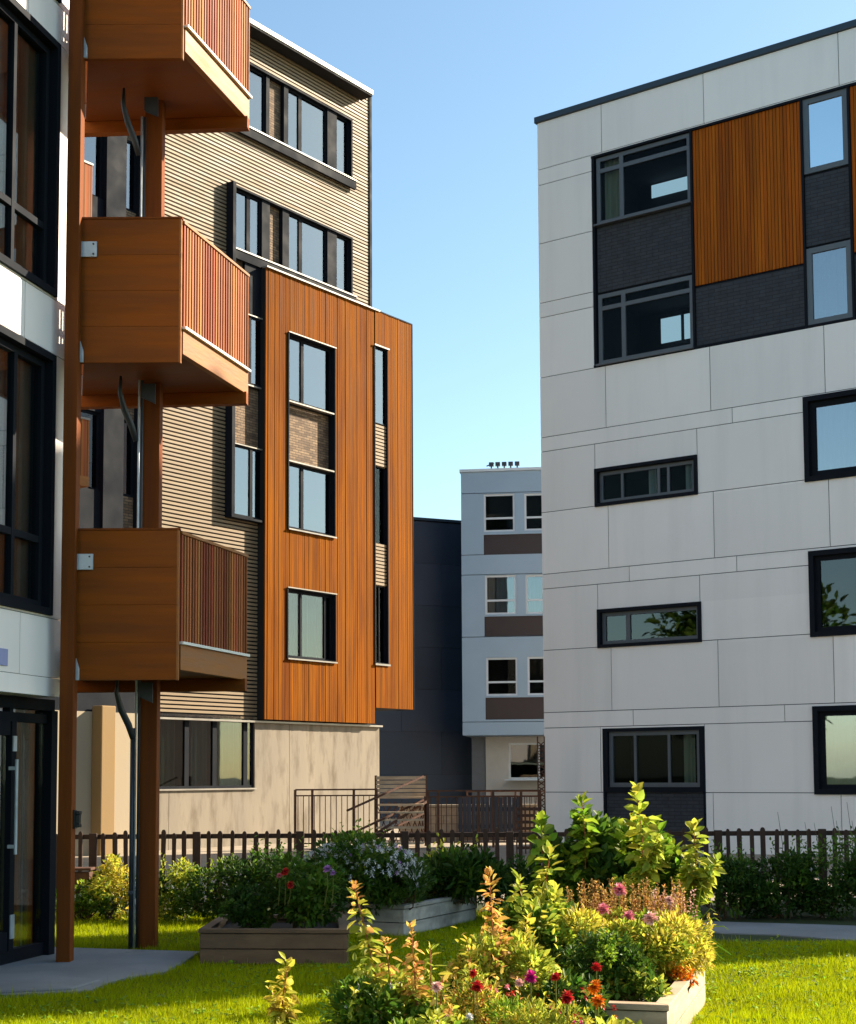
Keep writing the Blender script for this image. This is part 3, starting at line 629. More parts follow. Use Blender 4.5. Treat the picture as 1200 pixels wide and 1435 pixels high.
# ---- timber balconies on posts at its corner
def bal_z(y, D=13.0, x=180): return at(x, y, D).z
A_ = at(108, 700, 13.0); B_ = at(251, 700, 13.0); C_ = at(347.5, 700, 14.5); 
A = Vector((A_.x, 13.0, 0)); B = Vector((B_.x, 13.0, 0)); C = Vector((C_.x, 14.5, 0)); D_ = Vector((A.x-.36, 14.62, 0))
def quad_in(poly, t):      # inset polygon towards its middle
    c = sum(poly, Vector())/len(poly); return [p+(c-p).normalized()*t for p in poly]
def wall_between(p, q, th, z0, z1, side=1):
    d = (q-p).normalized(); n = Vector((-d.y, d.x, 0))*th*side
    return MB().prism([p, q, q+n, p+n] if side > 0 else [q, p, p+n, q+n], z0, z1)
balc = [(bal_z(743), bal_z(953)), (bal_z(307), bal_z(508)), (bal_z(82)+1.27, bal_z(82))]
for bi, (zt_, zb_) in enumerate(balc):
    zl = zb_+.325; zf = zb_+.09
    deck = MB().prism([A+Vector((.03, .06, 0)), B+Vector((-.06, .06, 0)), C+Vector((-.06, -.06, 0)), D_+Vector((.03, -.06, 0))], zf+.012, zl-.02).build('balcony', M['soffit'], Lb, world=True)
    deck['label'] = ['lowest timber balcony with shaded slats', 'middle timber balcony with a sunlit slat side', 'upper timber balcony cut by the top edge'][bi]
    mb = MB(); nb = 4
    for k in range(nb): w_ = wall_between(A, B, .05, zb_+(zt_-zb_)*k/nb+(.0008 if k else 0), zb_+(zt_-zb_)*(k+1)/nb-.0008); mb.add(w_.v, w_.f)
    mb.build('side_panel', M['ply'], deck, world=True, bevel=.002)
    mb = wall_between(C, D_, .10, zb_-.02, zf+.01); mb.build('end_beam', M['ply'], deck, world=True, bevel=.004)
    mb = wall_between(C, D_, .045, zl, zt_); mb.build('rear_panel', M['ply'], deck, world=True, bevel=.004)
    dv = (C-B).normalized(); nv = Vector((dv.y, -dv.x, 0)); Lg = (C-B).length
    wall_between(B+dv*.06, C, .06, zf, zl-.012).build('fascia', M['fascia'], deck, world=True, bevel=.004)
    b0 = B+dv*.052
    wall_between(b0+nv*.03, C+nv*.03, .075, zl-.01, zl+.014).build('ledge', M['whitem'], deck, world=True)
    MB().prism([A+(B-A)*.985+Vector((0, -.003, 0)), B+Vector((.004, -.003, 0)), B+Vector((.004, .051, 0)), A+(B-A)*.985+Vector((0, .051, 0))], zb_-.001, zt_+.002).build('edge_trim', M['fascia'], deck, world=True)
    mb = MB(); n = 25
    for i in range(n):
        p = B+dv*(.07+(Lg-.10)*i/n); q = p+dv*((Lg-.1)/n*.46); nn = nv*-.022
        mb.prism([p, q, q+nn, p+nn], zl+.016, zt_-.03)
    mb.build('slat_screen', M['slat'], deck, world=True)
    mb = wall_between(B+dv*.05-nv*.024, C-nv*.024, .02, zl+.3, zl+.36); m_ = wall_between(B+dv*.05-nv*.024, C-nv*.024, .02, zt_-.3, zt_-.24); mb.add(m_.v, m_.f); mb.build('slat_rail', M['post'], deck, world=True)
    wall_between(B+dv*.052+nv*.012, C+nv*.012, .06, zt_-.028, zt_).build('handrail', M['fascia'], deck, world=True, bevel=.003)
    wall_between(A+Vector((0, -.008, 0)), B+Vector((.012, -.008, 0)), .066, zt_+.001, zt_+.018).build('panel_cap', M['post'], deck, world=True)
    zc = bal_z(350)-balc[1][0]
    x0, x1 = at(103, 350, 12.98).x, at(136, 350, 12.98).x
    pl = MB().box(x0, x1, 12.975, 12.998, zt_+zc-.07, zt_+zc+.07)
    pl.build('bracket_plate', M['steel'], deck, world=True, bevel=.003)
    mb = MB()
    for (px_, pz_) in ((x0+.03, -.045), (x0+.03, .045), (x1-.03, -.045), (x1-.03, .045)):
        mb.tube([(px_, 12.976, zt_+zc+pz_), (px_, 12.968, zt_+zc+pz_)], .009, 6)
    mb.build('bolt', M['dsteel'], deck, world=True)
    a0 = at(103, 500, 12.98).x
    mb = MB(); pr = [(a0, zb_), (a0+.088, zb_), (a0+.088, zb_+.10), (a0+.055, zb_+.20), (a0+.02, zb_+.235), (a0, zb_+.235)]
    vs = [(p[0], 12.975, p[1]) for p in pr]+[(p[0], 12.998, p[1]) for p in pr]; nn = len(pr)
    mb.add(vs, [tuple(range(nn)), tuple(range(2*nn-1, nn-1, -1))]+[(i+nn, (i+1) % nn+nn, (i+1) % nn, i) for i in range(nn)])
    mb.build('gusset_plate', M['steel'], deck, world=True)
    # forked steel strut and hanger under the deck
    sx = at(186, 600, 13.9)
    mb = MB(); z = zb_-.02
    mb.tube([(sx.x-.085, 13.75, z+.10), (sx.x-.092, 13.75, z-.05), (sx.x-.06, 13.8, z-.20), (sx.x-.012, 13.92, z-.34), (at(185, 1150, 13.98).x, 13.98, z-.46)], [.012, .022, .03, .032, .026], 8)
    mb.build('strut', M['dsteel'], deck, world=True, smooth=True)
    hx = at(206, 600, 13.8).x
    MB().prism([(hx-.06, 13.83), (hx+.07, 13.83), (hx+.07, 13.86), (hx-.06, 13.86)], [z-.08, z-.14, z-.14, z-.08], [z+.05]*4).build('hanger_plate', M['dsteel'], deck, world=True)
zp_top = balc[2][0]+.6
pf = ground(87, 1343); pfx0, pfx1 = at(77.5, 1340, pf.y).x, at(97.5, 1340, pf.y).x
# front post (reads 0.13 m), rear post
yq = 12.9
p0, p1 = at(81, 1150, yq).x, at(100.5, 1150, yq).x
MB().box(p0, p1, yq, yq+.15, 0, zp_top).build('post', M['post'], Lb, world=True, bevel=.006)
yq2 = 14.05; q0, q1 = at(193.5, 1150, yq2).x, at(219, 1150, yq2).x
MB().box(q0, q1, yq2, yq2+.17, 0.0, zp_top).build('post', M['post'], Lb, world=True, bevel=.006)
pxp = at(185, 1150, 13.98).x
MB().tube([(pxp+.055, 13.99, .02), (pxp+.055, 13.99, balc[2][1]-.1)], .014, 8).build('downpipe', M['dsteel'], Lb, world=True, smooth=True)
mb = MB().tube([(pxp, 13.98, .02), (pxp, 13.98, balc[0][1]-.4)], .022, 10)
for zz in (.5, 2.0): mb.tube([(pxp, 13.98, zz), (pxp, 13.98, zz+.05)], .028, 10)
mb.build('downpipe', M['dsteel'], Lb, world=True, smooth=True)
mb = MB().tube([(pxp+.03, 13.97, .02), (pxp+.03, 13.97, balc[2][1]-.1)], .010, 8); mb.build('downpipe', M['steel'], Lb, world=True, smooth=True)
# wall lamp on the post
lp = at(104, 1148, 12.97)
wlp = tag(empty('outdoor_lamp', (p1, 12.97, lp.z-.08)), 'small black box lamp fixed to the front timber post', 'lamp')
MB().box(.0, .02, -.03, .05, .0, .16).build('back_plate', M['black'], wlp, bevel=.004)
mb = MB().box(.02, .06, -.025, .045, .01, .04); mb.box(.02, .06, -.025, .045, .12, .15); mb.box(.02, .055, -.02, .04, .041, .119); mb.build('lamp_housing', M['black'], wlp, bevel=.004)
# ================================================================== ground, paving, path, lawn
def struct(mb, name, mat, bevel=0):
    o = mb.build(name, mat, bevel=bevel); o['kind'] = 'structure'; return o
struct(MB().add([(-900, -300, 0), (900, -300, 0), (900, 1500, 0), (-900, 1500, 0)], [(0, 1, 2, 3)]), 'ground', M['turf'])
struct(MB().add([(-16, 18.9, .004), (26, 18.9, .004), (26, 90, .004), (-16, 90, .004)], [(0, 1, 2, 3)]), 'courtyard_paving', M['court'])
pp = [ground(x, y, .03) for x, y in ((-60, 1392), (120, 1387), (150, 1374), (228, 1362), (279, 1333), (60, 1325), (-200, 1330))]
# two slab levels at the entrance
struct(MB().prism([(p.x, p.y) for p in (ground(-120, 1400, .03), ground(60, 1391, .03), ground(128, 1387, .03), ground(150, 1376, .03), ground(178, 1369, .03), ground(232, 1361, .03), ground(262, 1345, .03), ground(280, 1333, .03), ground(75, 1327, .03), ground(-60, 1335, .03))], -.02, .03), 'entrance_paving', M['pave'], .008)
struct(MB().prism([(p.x, p.y) for p in (ground(-90, 1392, .05), ground(100, 1384, .05), ground(140, 1372, .05), ground(60, 1365, .05), ground(-30, 1363, .05))], .0, .05), 'entrance_step', M['pave'], .012)
mb = MB(); gp = [ground(x, y) for x, y in ((985, 1305), (1010, 1309), (1080, 1311), (1150, 1316), (1260, 1322), (1520, 1335))]
gq = [ground(x, y) for x, y in ((985, 1291), (1010, 1293), (1080, 1295), (1150, 1297), (1260, 1301), (1520, 1308))]
for i in range(5): mb.prism([(gp[i].x, gp[i].y), (gp[i+1].x, gp[i+1].y), (gq[i+1].x, gq[i+1].y), (gq[i].x, gq[i].y)], -.02, .012)
struct(mb, 'path', M['pave'])
PATHY = (min(p.y for p in gp), max(p.y for p in gq))

# ================================================================== planters
PDIR = Vector((.28, .96, 0)).normalized(); PLEFT = Vector((-PDIR.y, PDIR.x, 0))
PLANT_POLYS = []
def planter(label, corners, h, mat, cap, nboards=2, capw=.045, soil=True, group=None):
    """corners: near-left, near-right, far-right, far-left (world XY); board walls, corner posts, cap boards, soil"""
    cs = [Vector((c[0], c[1], 0)) for c in corners]; c0 = sum(cs, Vector())/4; PLANT_POLYS.append(cs)
    root = tag(empty('raised_planter', c0), label, 'planter', group)
    for i in range(4):
        a, b = cs[i], cs[(i+1) % 4]; mb = MB(); bh = (h-.03)/nboards
        for k in range(nboards):
            d = (b-a).normalized(); w = wall_between(a+d*.002, b-d*.002, .04, k*bh+.004, (k+1)*bh-.004); mb.add(w.v, w.f)
        mb.build('side_board', mat, root, world=True, bevel=.004)
        d = (b-a).normalized(); n = Vector((-d.y, d.x, 0))
        w = MB().prism([a-n*.012-d*.012, b-n*.012+d*.012, b+n*.075-d*.075, a+n*.075+d*.075], h-.028, h+.008)
        w.build('cap_board', cap, root, world=True, bevel=.004)
    for c in cs:
        q = c+(c0-c).normalized()*.10; MB().box(q.x-.035, q.x+.035, q.y-.035, q.y+.035, 0, h-.03).build('corner_post', mat, root, world=True)
    ins = quad_in(cs, .1); MB().prism([(p.x, p.y) for p in ins], .02, h-.06).build('soil', M['soil'], root, world=True)
    return root
g = [ground(280, 1352), ground(488, 1353)]
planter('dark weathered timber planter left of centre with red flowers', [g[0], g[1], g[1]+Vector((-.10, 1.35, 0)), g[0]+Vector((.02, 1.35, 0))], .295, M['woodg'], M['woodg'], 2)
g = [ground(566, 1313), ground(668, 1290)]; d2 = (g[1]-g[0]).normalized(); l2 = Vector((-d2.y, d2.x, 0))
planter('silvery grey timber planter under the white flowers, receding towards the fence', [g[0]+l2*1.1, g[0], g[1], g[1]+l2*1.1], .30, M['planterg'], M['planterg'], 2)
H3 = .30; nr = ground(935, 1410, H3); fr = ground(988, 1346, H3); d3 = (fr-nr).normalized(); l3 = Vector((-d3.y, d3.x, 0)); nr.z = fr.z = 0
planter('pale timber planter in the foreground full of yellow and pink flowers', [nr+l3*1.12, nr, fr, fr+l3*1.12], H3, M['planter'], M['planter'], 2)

# ================================================================== fence
YF = 17.8; fz = at(600, 1163, YF).z; rz_ = at(600, 1170, YF).z
x0, x1 = at(60, 1160, YF).x, at(1400, 1160, YF).x
fen = tag(empty('picket_fence', ((x0+x1)/2, YF, 0)), 'long low brown picket fence across the garden behind the hedges', 'fence')
MB().box(x0, x1, YF, YF+.04, rz_-.03, rz_+.025).build('rail', M['fence'], fen, world=True, bevel=.004)
MB().box(x0, x1, YF, YF+.04, .2, .26).build('rail', M['fence'], fen, world=True)
sp = (at(1000, 1160, YF).x-at(983.8, 1160, YF).x); n = int((x1-x0)/sp)
def picket_mesh(w, h):
    mb = MB(); pr = [(-w/2, .03), (w/2, .03), (w/2, h-.03), (w*.3, h-.006), (0, h), (-w*.3, h-.006), (-w/2, h-.03)]; k = len(pr)
    vs = [(p[0], -.022, p[1]) for p in pr]+[(p[0], -.001, p[1]) for p in pr]
    mb.add(vs, [tuple(range(k)), tuple(range(2*k-1, k-1, -1))]+[(i+k, (i+1) % k+k, (i+1) % k, i) for i in range(k)]); return mb
p_first = None
for i in range(n):
    x = x0+.05+i*sp+random.uniform(-.008, .008)
    if i % 9 == 4:
        MB().box(x-.045, x+.045, YF-.05, YF-.002, 0, fz-.02+random.uniform(-.01, .015)).build('post', M['fence'], fen, world=True, bevel=.006); continue
    if p_first is None: o = p_first = picket_mesh(.05, fz).build('picket', M['fence'], fen)
    else: o = p_first.copy(); COL.objects.link(o); o.parent = fen
    o.location = (x-fen.location.x, 0, random.uniform(-.012, .012)); o.rotation_euler = (0, random.uniform(-.02, .02), 0); o.scale = (random.uniform(.85, 1.15), 1, random.uniform(.985, 1.015))

# dark box by the fence
bx_ = at(112, 1245, 17.2)
sb = tag(empty('storage_box', (bx_.x, 17.2, 0)), 'small dark slatted box standing in front of the fence near the front post', 'box')
mb = MB()
for k in range(3): mb.box(-.16, .13, -.1, .1, .06+k*.16, .20+k*.16)
mb.build('box_body', M['rust'], sb, bevel=.006); MB().box(-.18, .15, -.12, .12, .54, .57).build('lid', M['rust'], sb, bevel=.006)
for sx in (-.14, .11):
    for sy_ in (-.09, .05): MB().box(sx-.02, sx+.02, sy_, sy_+.04, 0, .06).build('foot', M['rust'], sb)

# ================================================================== courtyard railings, stairs, screens
def railing(label, xa, xb, Y, ytop, posts, step=.125, Y2=None):
    Y2 = Y2 or Y; pa, pb = at(xa, ytop, Y), at(xb, ytop, Y2); z = (pa.z+pb.z)/2; a = Vector((pa.x, pa.y, 0)); b = Vector((pb.x, pb.y, 0))
    root = tag(empty('metal_railing', (a+b)/2), label, 'railing'); d = (b-a).normalized(); L = (b-a).length
    mb = MB().bar(a+Vector((0, 0, z)), b+Vector((0, 0, z)), .05, .035); mb.build('top_rail', M['rust'], root, world=True)
    for q in (z-.13, .12): MB().bar(a+Vector((0, 0, q)), b+Vector((0, 0, q)), .035, .03).build('rail', M['rust'], root, world=True)
    for q in posts:
        p = a+d*(L*q); MB().bar(p, p+Vector((0, 0, z)), .055).build('post', M['rust'], root, world=True)
    first = None; k = 0
    while k*step < L:
        p = a+d*(k*step+.06) - root.location
        if first is None: first = o = MB().box(-.009, .009, -.009, .009, .12, z-.13).build('baluster', M['rust'], root)
        else: o = first.copy(); COL.objects.link(o); o.parent = root
        o.location = (p.x, p.y, 0); k += 1
    return root
railing('rusty railing in front of the sunlit concrete wall', 414, 528, 33.0, 1106.5, (0, .21, .72, 1), .12)
railing('dark railing in front of the navy block, right of the wooden stair screen', 600, 757, 33.2, 1108, (.0, .09, .45, .58, .83, 1), .115)
railing('dark railing running further back under the pale blue block', 655, 790, 44, 1109, (0, .25, .5, .75, 1), .14)
# stair with slatted screen
Ys = 34.0; a, b = at(527, 1088, Ys), at(596.5, 1088, Ys); zs = a.z
st = tag(empty('garden_stair', ((a.x+b.x)/2, Ys, 0)), 'wooden garden stair with a slatted top screen in the courtyard', 'stair')
mb = MB(); z = zs
for k in range(5): mb.box(a.x, b.x, Ys-.03, Ys, z-.075, z); z -= .095
mb.build('slat_screen', M['planter'], st, world=True)
for x in (a.x, b.x): MB().box(x-.03, x+.03, Ys+.001, Ys+.07, 0, zs+.02).build('post', M['rust'], st, world=True)
nst = 7
for k in range(nst): MB().box(a.x+.04, b.x-.04, Ys-.4-k*.22, Ys-.12-k*.22, .16*(nst-k)-.04, .16*(nst-k)).build('tread', M['planter'], st, world=True)
for dz in (.12, .42, .95): MB().bar((a.x-.55, Ys-1.9, dz-.1), (b.x-.05, Ys-.15, dz+.62), .04).build('handrail', M['rust'], st, world=True)
MB().bar((a.x-.2, Ys-1.95, .2), (b.x+.05, Ys-.15, 1.02), .045).build('handrail', M['rust'], st, world=True)
mb = MB()
for k in range(9):
    x = a.x+(b.x-a.x)*k/8; mb.bar((x, Ys-.06, .1), (min(b.x, x+.35), Ys-.06, 1.0), .02); mb.bar((x, Ys-.06, 1.0), (min(b.x, x+.35), Ys-.06, .1), .02)
mb.build('lattice', M['rust'], st, world=True)
# perforated rusty trellis at the corner of the white block
Yt = 31.0; a, b = at(753.5, 1032, Yt), at(763, 1032, Yt)
tr = tag(empty('rusty_trellis', ((a.x+b.x)/2, Yt, 0)), 'tall narrow rusty lattice post beside the corner of the white panelled block', 'trellis')
for x in (a.x, b.x): MB().box(x-.012, x+.012, Yt, Yt+.03, 0, a.z).build('upright', M['rust'], tr, world=True)
mb = MB(); z = .1; k = 0
while z < a.z-.1:
    mb.bar((a.x, Yt+.015, z), (b.x, Yt+.015, z+.10), .022); mb.bar((b.x, Yt+.015, z), (a.x, Yt+.015, z+.10), .022); z += .115
mb.build('lattice', M['rust'], tr, world=True)
a, b = at(724, 1131, 30.5), at(755, 1131, 30.5)
tr = tag(empty('lattice_screen', ((a.x+b.x)/2, 30.5, 0)), 'low square-meshed rusty screen at the foot of the white block, beside the tall lattice post', 'screen')
mb = MB()
for k in range(6): x = a.x+(b.x-a.x)*k/5; mb.box(x-.014, x+.014, 30.5, 30.53, 0, a.z)
mb.build('upright', M['rust'], tr, world=True); mb = MB(); z = .12
while z < a.z+.02: mb.box(a.x, b.x, 30.531, 30.56, z-.03, z+.03); z += .13
mb.build('crossbar', M['rust'], tr, world=True)
# low sunlit wall and dark gate panels beyond
a, b = at(560, 1128, 37), at(752, 1128, 37)
lw_ = tag(empty('low_wall', ((a.x+b.x)/2, 37, 0)), 'low tan block wall behind the dark railing', 'wall')
MB().box(a.x, b.x, 37, 37.3, 0, a.z-.05).build('block_wall', brickmat('tan_block', (.40, .29, .19), (.46, .34, .22), (.2, .14, .09), .4, .2), lw_, world=True)
MB().box(a.x-.03, b.x+.03, 36.97, 37.33, a.z-.049, a.z).build('coping', M['render'], lw_, world=True)
a, b = at(642, 1117, 36.4), at(730, 1117, 36.4)
gt = tag(empty('board_screen', ((a.x+b.x)/2, 36.4, 0)), 'dark grey upright board screen standing in front of the navy block', 'screen')
mb = MB(); k = 14
for i in range(k): x = a.x+(b.x-a.x)*i/k; mb.box(x+.008, x+(b.x-a.x)/k-.008, 36.4, 36.45, .1, a.z+random.uniform(-.02, .02))
mb.build('board', M['navy'], gt, world=True); mb = MB(); mb.box(a.x, b.x, 36.451, 36.5, .3, .4); mb.box(a.x, b.x, 36.451, 36.5, a.z-.35, a.z-.25)
for x in (a.x+.06, b.x-.06): mb.box(x-.05, x+.05, 36.51, 36.6, 0, a.z-.05)
mb.build('frame', M['dsteel'], gt, world=True)

# ================================================================== foliage
def lmat(name, col, trans=.4, island=.35, hue=.03, rough=.5, var=.2): return pmat(name, col, rough, var, 5, island=island, hue=hue, trans=trans, spec=.18)
LM = dict(
    deep=lmat('deep_green_leaf', (.04, .085, .012), .3), mid=lmat('mid_green_leaf', (.085, .16, .016), .4), fresh=lmat('fresh_green_leaf', (.23, .34, .025), .5, .42, .035),
    lime=lmat('lime_leaf', (.41, .44, .05), .5, .42, .035), yellow=lmat('yellow_leaf', (.58, .50, .06), .5, .4, hue=.03), orange=lmat('orange_young_leaf', (.66, .40, .09), .48, .35, hue=.035),
    rust=lmat('reddish_stalk', (.36, .17, .05), .3), straw=lmat('straw_spike', (.60, .37, .11), .35, hue=.03), stem=lmat('green_stem', (.11, .13, .03), .1), brown=lmat('woody_stem', (.08, .05, .025), 0),
    red=lmat('red_petal', (.55, .022, .02), .3, .25, .01), pink=lmat('pink_petal', (.75, .25, .32), .3, .2, .015), palepink=lmat('pale_pink_petal', (.80, .50, .45), .3, .15, .01), magenta=lmat('magenta_petal', (.60, .02, .25), .3, .25, .01),
    amber=lmat('orange_petal', (.75, .22, .012), .3, .25, .015), violet=lmat('violet_petal', (.50, .26, .58), .3, .2, .01), white=lmat('white_petal', (.74, .74, .74), .3, .1, 0),
)
class FM:
    def __init__(s): s.V = []; s.n = 0
    def leaves(s, P, D, L, Wd, fold=.2, curl=.15, twist=1.0):
        P = np.asarray(P, float); k = len(P)
        if k == 0: return s
        D = np.asarray(D, float); D = D/np.maximum(np.linalg.norm(D, axis=1, keepdims=True), 1e-6)
        L = np.broadcast_to(np.asarray(L, float), (k,))[:, None]; Wd = np.broadcast_to(np.asarray(Wd, float), (k,))[:, None]
        upv = np.array([0, 0, 1.0]) + rng.normal(0, .45*twist, (k, 3)); S = np.cross(D, upv); S /= np.maximum(np.linalg.norm(S, axis=1, keepdims=True), 1e-6); N = np.cross(S, D)
        col = [P]; wid = ((.16, .30), (.42, .50), (.72, .38)); R_, L_ = [], []
        for q, wq in wid:
            m_ = P+D*L*q-N*curl*L*q*q; h_ = N*fold*Wd*wq*2
            R_.append(m_+S*Wd*wq+h_); L_.append(m_-S*Wd*wq+h_)
        t = P+D*L-N*curl*L
        s.V.append(np.stack([P]+R_+[t]+L_[::-1], 1).reshape(-1, 3)); s.n += k; return s
    def build(s, name, mat, parent):
        if not s.n: return None
        V = np.concatenate(s.V); V = V-np.array(parent.location if not parent.parent else base_matrix(parent).translation); k = s.n
        me = bpy.data.meshes.new(name); me.vertices.add(len(V)); me.vertices.foreach_set('co', V.astype(np.float32).ravel())
        base = (np.arange(k)*8)[:, None]; fc = np.concatenate([base+np.array([[0, 1, 2, 3, 4]]), base+np.array([[0, 4, 5, 6, 7]])], 1).reshape(-1)
        me.loops.add(len(fc)); me.loops.foreach_set('vertex_index', fc.astype(np.int32)); me.polygons.add(2*k)
        me.polygons.foreach_set('loop_start', (np.arange(2*k)*5).astype(np.int32)); me.polygons.foreach_set('loop_total', np.full(2*k, 5, np.int32))
        me.polygons.foreach_set('use_smooth', np.ones(2*k, bool))
        me.materials.append(mat); me.update(calc_edges=True); me.validate()
        o = bpy.data.objects.new(name, me); COL.objects.link(o); o.parent = parent; return o
def rdir(k, upb=.4): d = rng.normal(0, 1, (k, 3)); d /= np.linalg.norm(d, axis=1, keepdims=True); d[:, 2] += upb; return d
def vec(p): return np.array([p[0], p[1], p[2]], float)
def flower(parent, pos, r, mat, base_z=None, kind='dahlia', stem=True, name='flower_head'):
    pos = vec(pos); f = FM(); view = np.array([-.1, -.75, .65]); view /= np.linalg.norm(view)
    view = view+rng.normal(0, .22, 3); view /= np.linalg.norm(view); a = np.cross(view, [0, 0, 1.0]); a /= np.linalg.norm(a); b = np.cross(a, view)
    rings = [(.15, 14, 1.0), (.55, 12, .85), (1.0, 9, .65), (1.7, 6, .42)] if kind == 'dahlia' else [(.1, 7, 1.0), (.6, 5, .6)]
    for el, k, ln in rings:
        th = np.arange(k)*2*math.pi/k+rng.uniform(0, 6)+rng.normal(0, .1, k)
        D = np.cos(th)[:, None]*a+np.sin(th)[:, None]*b+view*el
        f.leaves(np.repeat((pos+view*r*.12*el)[None], k, 0), D, r*ln*rng.uniform(.85, 1.1, k), r*.55, .25, -.12 if el > .5 else .12, .2)
    o = f.build(name, LM[mat], parent)
    if stem:
        bz = base_z if base_z is not None else pos[2]-.3
        mb = MB().tube([(pos[0]+rng.uniform(-.03, .03), pos[1]+.02, bz), (pos[0], pos[1]+.015, (bz+pos[2])/2), tuple(pos-view*r*.1)], .0035, 5); mb.build('stem', LM['stem'], parent, world=True)
    return o
def bush(kind, label, cat, c, rx, ry, h, n, leaf, mats, group=None, z0=0.0, K=26, shell=.55, flat=1.0, wl=.5, up=.45, stems=True, tuft=0, fl=None, cs=.30, part='foliage'):
    """c = base centre; ellipsoidal crown made of leaf clumps of uneven size; mats = {material: share}"""
    c = vec(c); root = tag(empty(kind, (c[0], c[1], z0)), label, cat, group)
    u = rng.normal(0, 1, (K, 3)); u /= np.linalg.norm(u, axis=1, keepdims=True); u *= rng.uniform(shell, 1.0, (K, 1))
    cen = np.stack([c[0]+u[:, 0]*rx*.82, c[1]+u[:, 1]*ry*.82, z0+h*.52+u[:, 2]*h*.42*flat], 1); cr = rng.uniform(.55, 1.3, K)*cs
    tot = sum(mats.values()); k0 = 0; order = rng.permutation(K)
    for mname, share in mats.items():
        kk = max(1, round(K*share/tot)); ids = order[k0:k0+kk]; k0 += kk; f = FM()
        if len(ids) == 0: continue
        m_ = int(n*share/tot); w = cr[ids]**2; pick = rng.choice(ids, m_, p=w/w.sum())
        v = rng.normal(0, 1, (m_, 3)); v /= np.linalg.norm(v, axis=1, keepdims=True); rad = rng.uniform(.35, 1.08, m_)**.6
        off = v*rad[:, None]*cr[pick][:, None]*np.array([rx, ry, h*.55]); P = cen[pick]+off; P[:, 2] = np.maximum(P[:, 2], z0+.02)
        D = v*.9+rdir(m_, up)*.7; s_ = leaf*rng.uniform(.6, 1.25, m_)
        f.leaves(P, D, s_, s_*wl); f.build(part, LM[mname], root)
    if tuft:
        f = FM(); kx = tuft; ang = rng.uniform(0, 6.28, kx); rr = rng.uniform(.2, .95, kx); x = c[0]+np.cos(ang)*rx*rr; y = c[1]+np.sin(ang)*ry*rr
        for i in range(kx):
            hh = h*rng.uniform(.85, 1.18); q = 9; t = np.linspace(.55, 1, q); P = np.stack([np.full(q, x[i])+rng.normal(0, .01, q), np.full(q, y[i])+rng.normal(0, .01, q), z0+hh*t], 1); f.leaves(P, rdir(q, .8), leaf*.9, leaf*.45)
        f.build('foliage', LM[list(mats)[-1]], root)
    if stems:
        mb = MB()
        for i in range(min(K, 9)):
            e = cen[i]; s0 = (c[0]+rng.uniform(-.25, .25)*rx, c[1]+rng.uniform(-.25, .25)*ry, z0-.02); md = (np.array(s0)+e)/2+rng.normal(0, .04, 3)
            mb.tube([s0, tuple(md), tuple(e)], [.010, .007, .003], 5)
        mb.build('stem', LM['brown'], root, world=True)
    if fl:
        for (fm, k, r) in fl:
            f = FM()
            for _ in range(k):
                v = rng.normal(0, 1, 3); v /= np.linalg.norm(v); v[1] = -abs(v[1])*.8; v[2] = abs(v[2])*.9-.15
                p = np.array([c[0]+v[0]*rx*.95, c[1]+v[1]*ry*1.0, z0+h*.55+v[2]*h*.5]); q = rng.integers(5, 8); th = np.arange(q)*6.283/q
                D = np.stack([np.cos(th), np.full(q, -.35)+rng.normal(0, .15, q), np.sin(th)*.9+.2], 1); f.leaves(np.repeat(p[None], q, 0), D, r*rng.uniform(.7, 1.2), r*.6, .1, .05, .2)
            f.build('blossom', LM[fm], root)
    return root
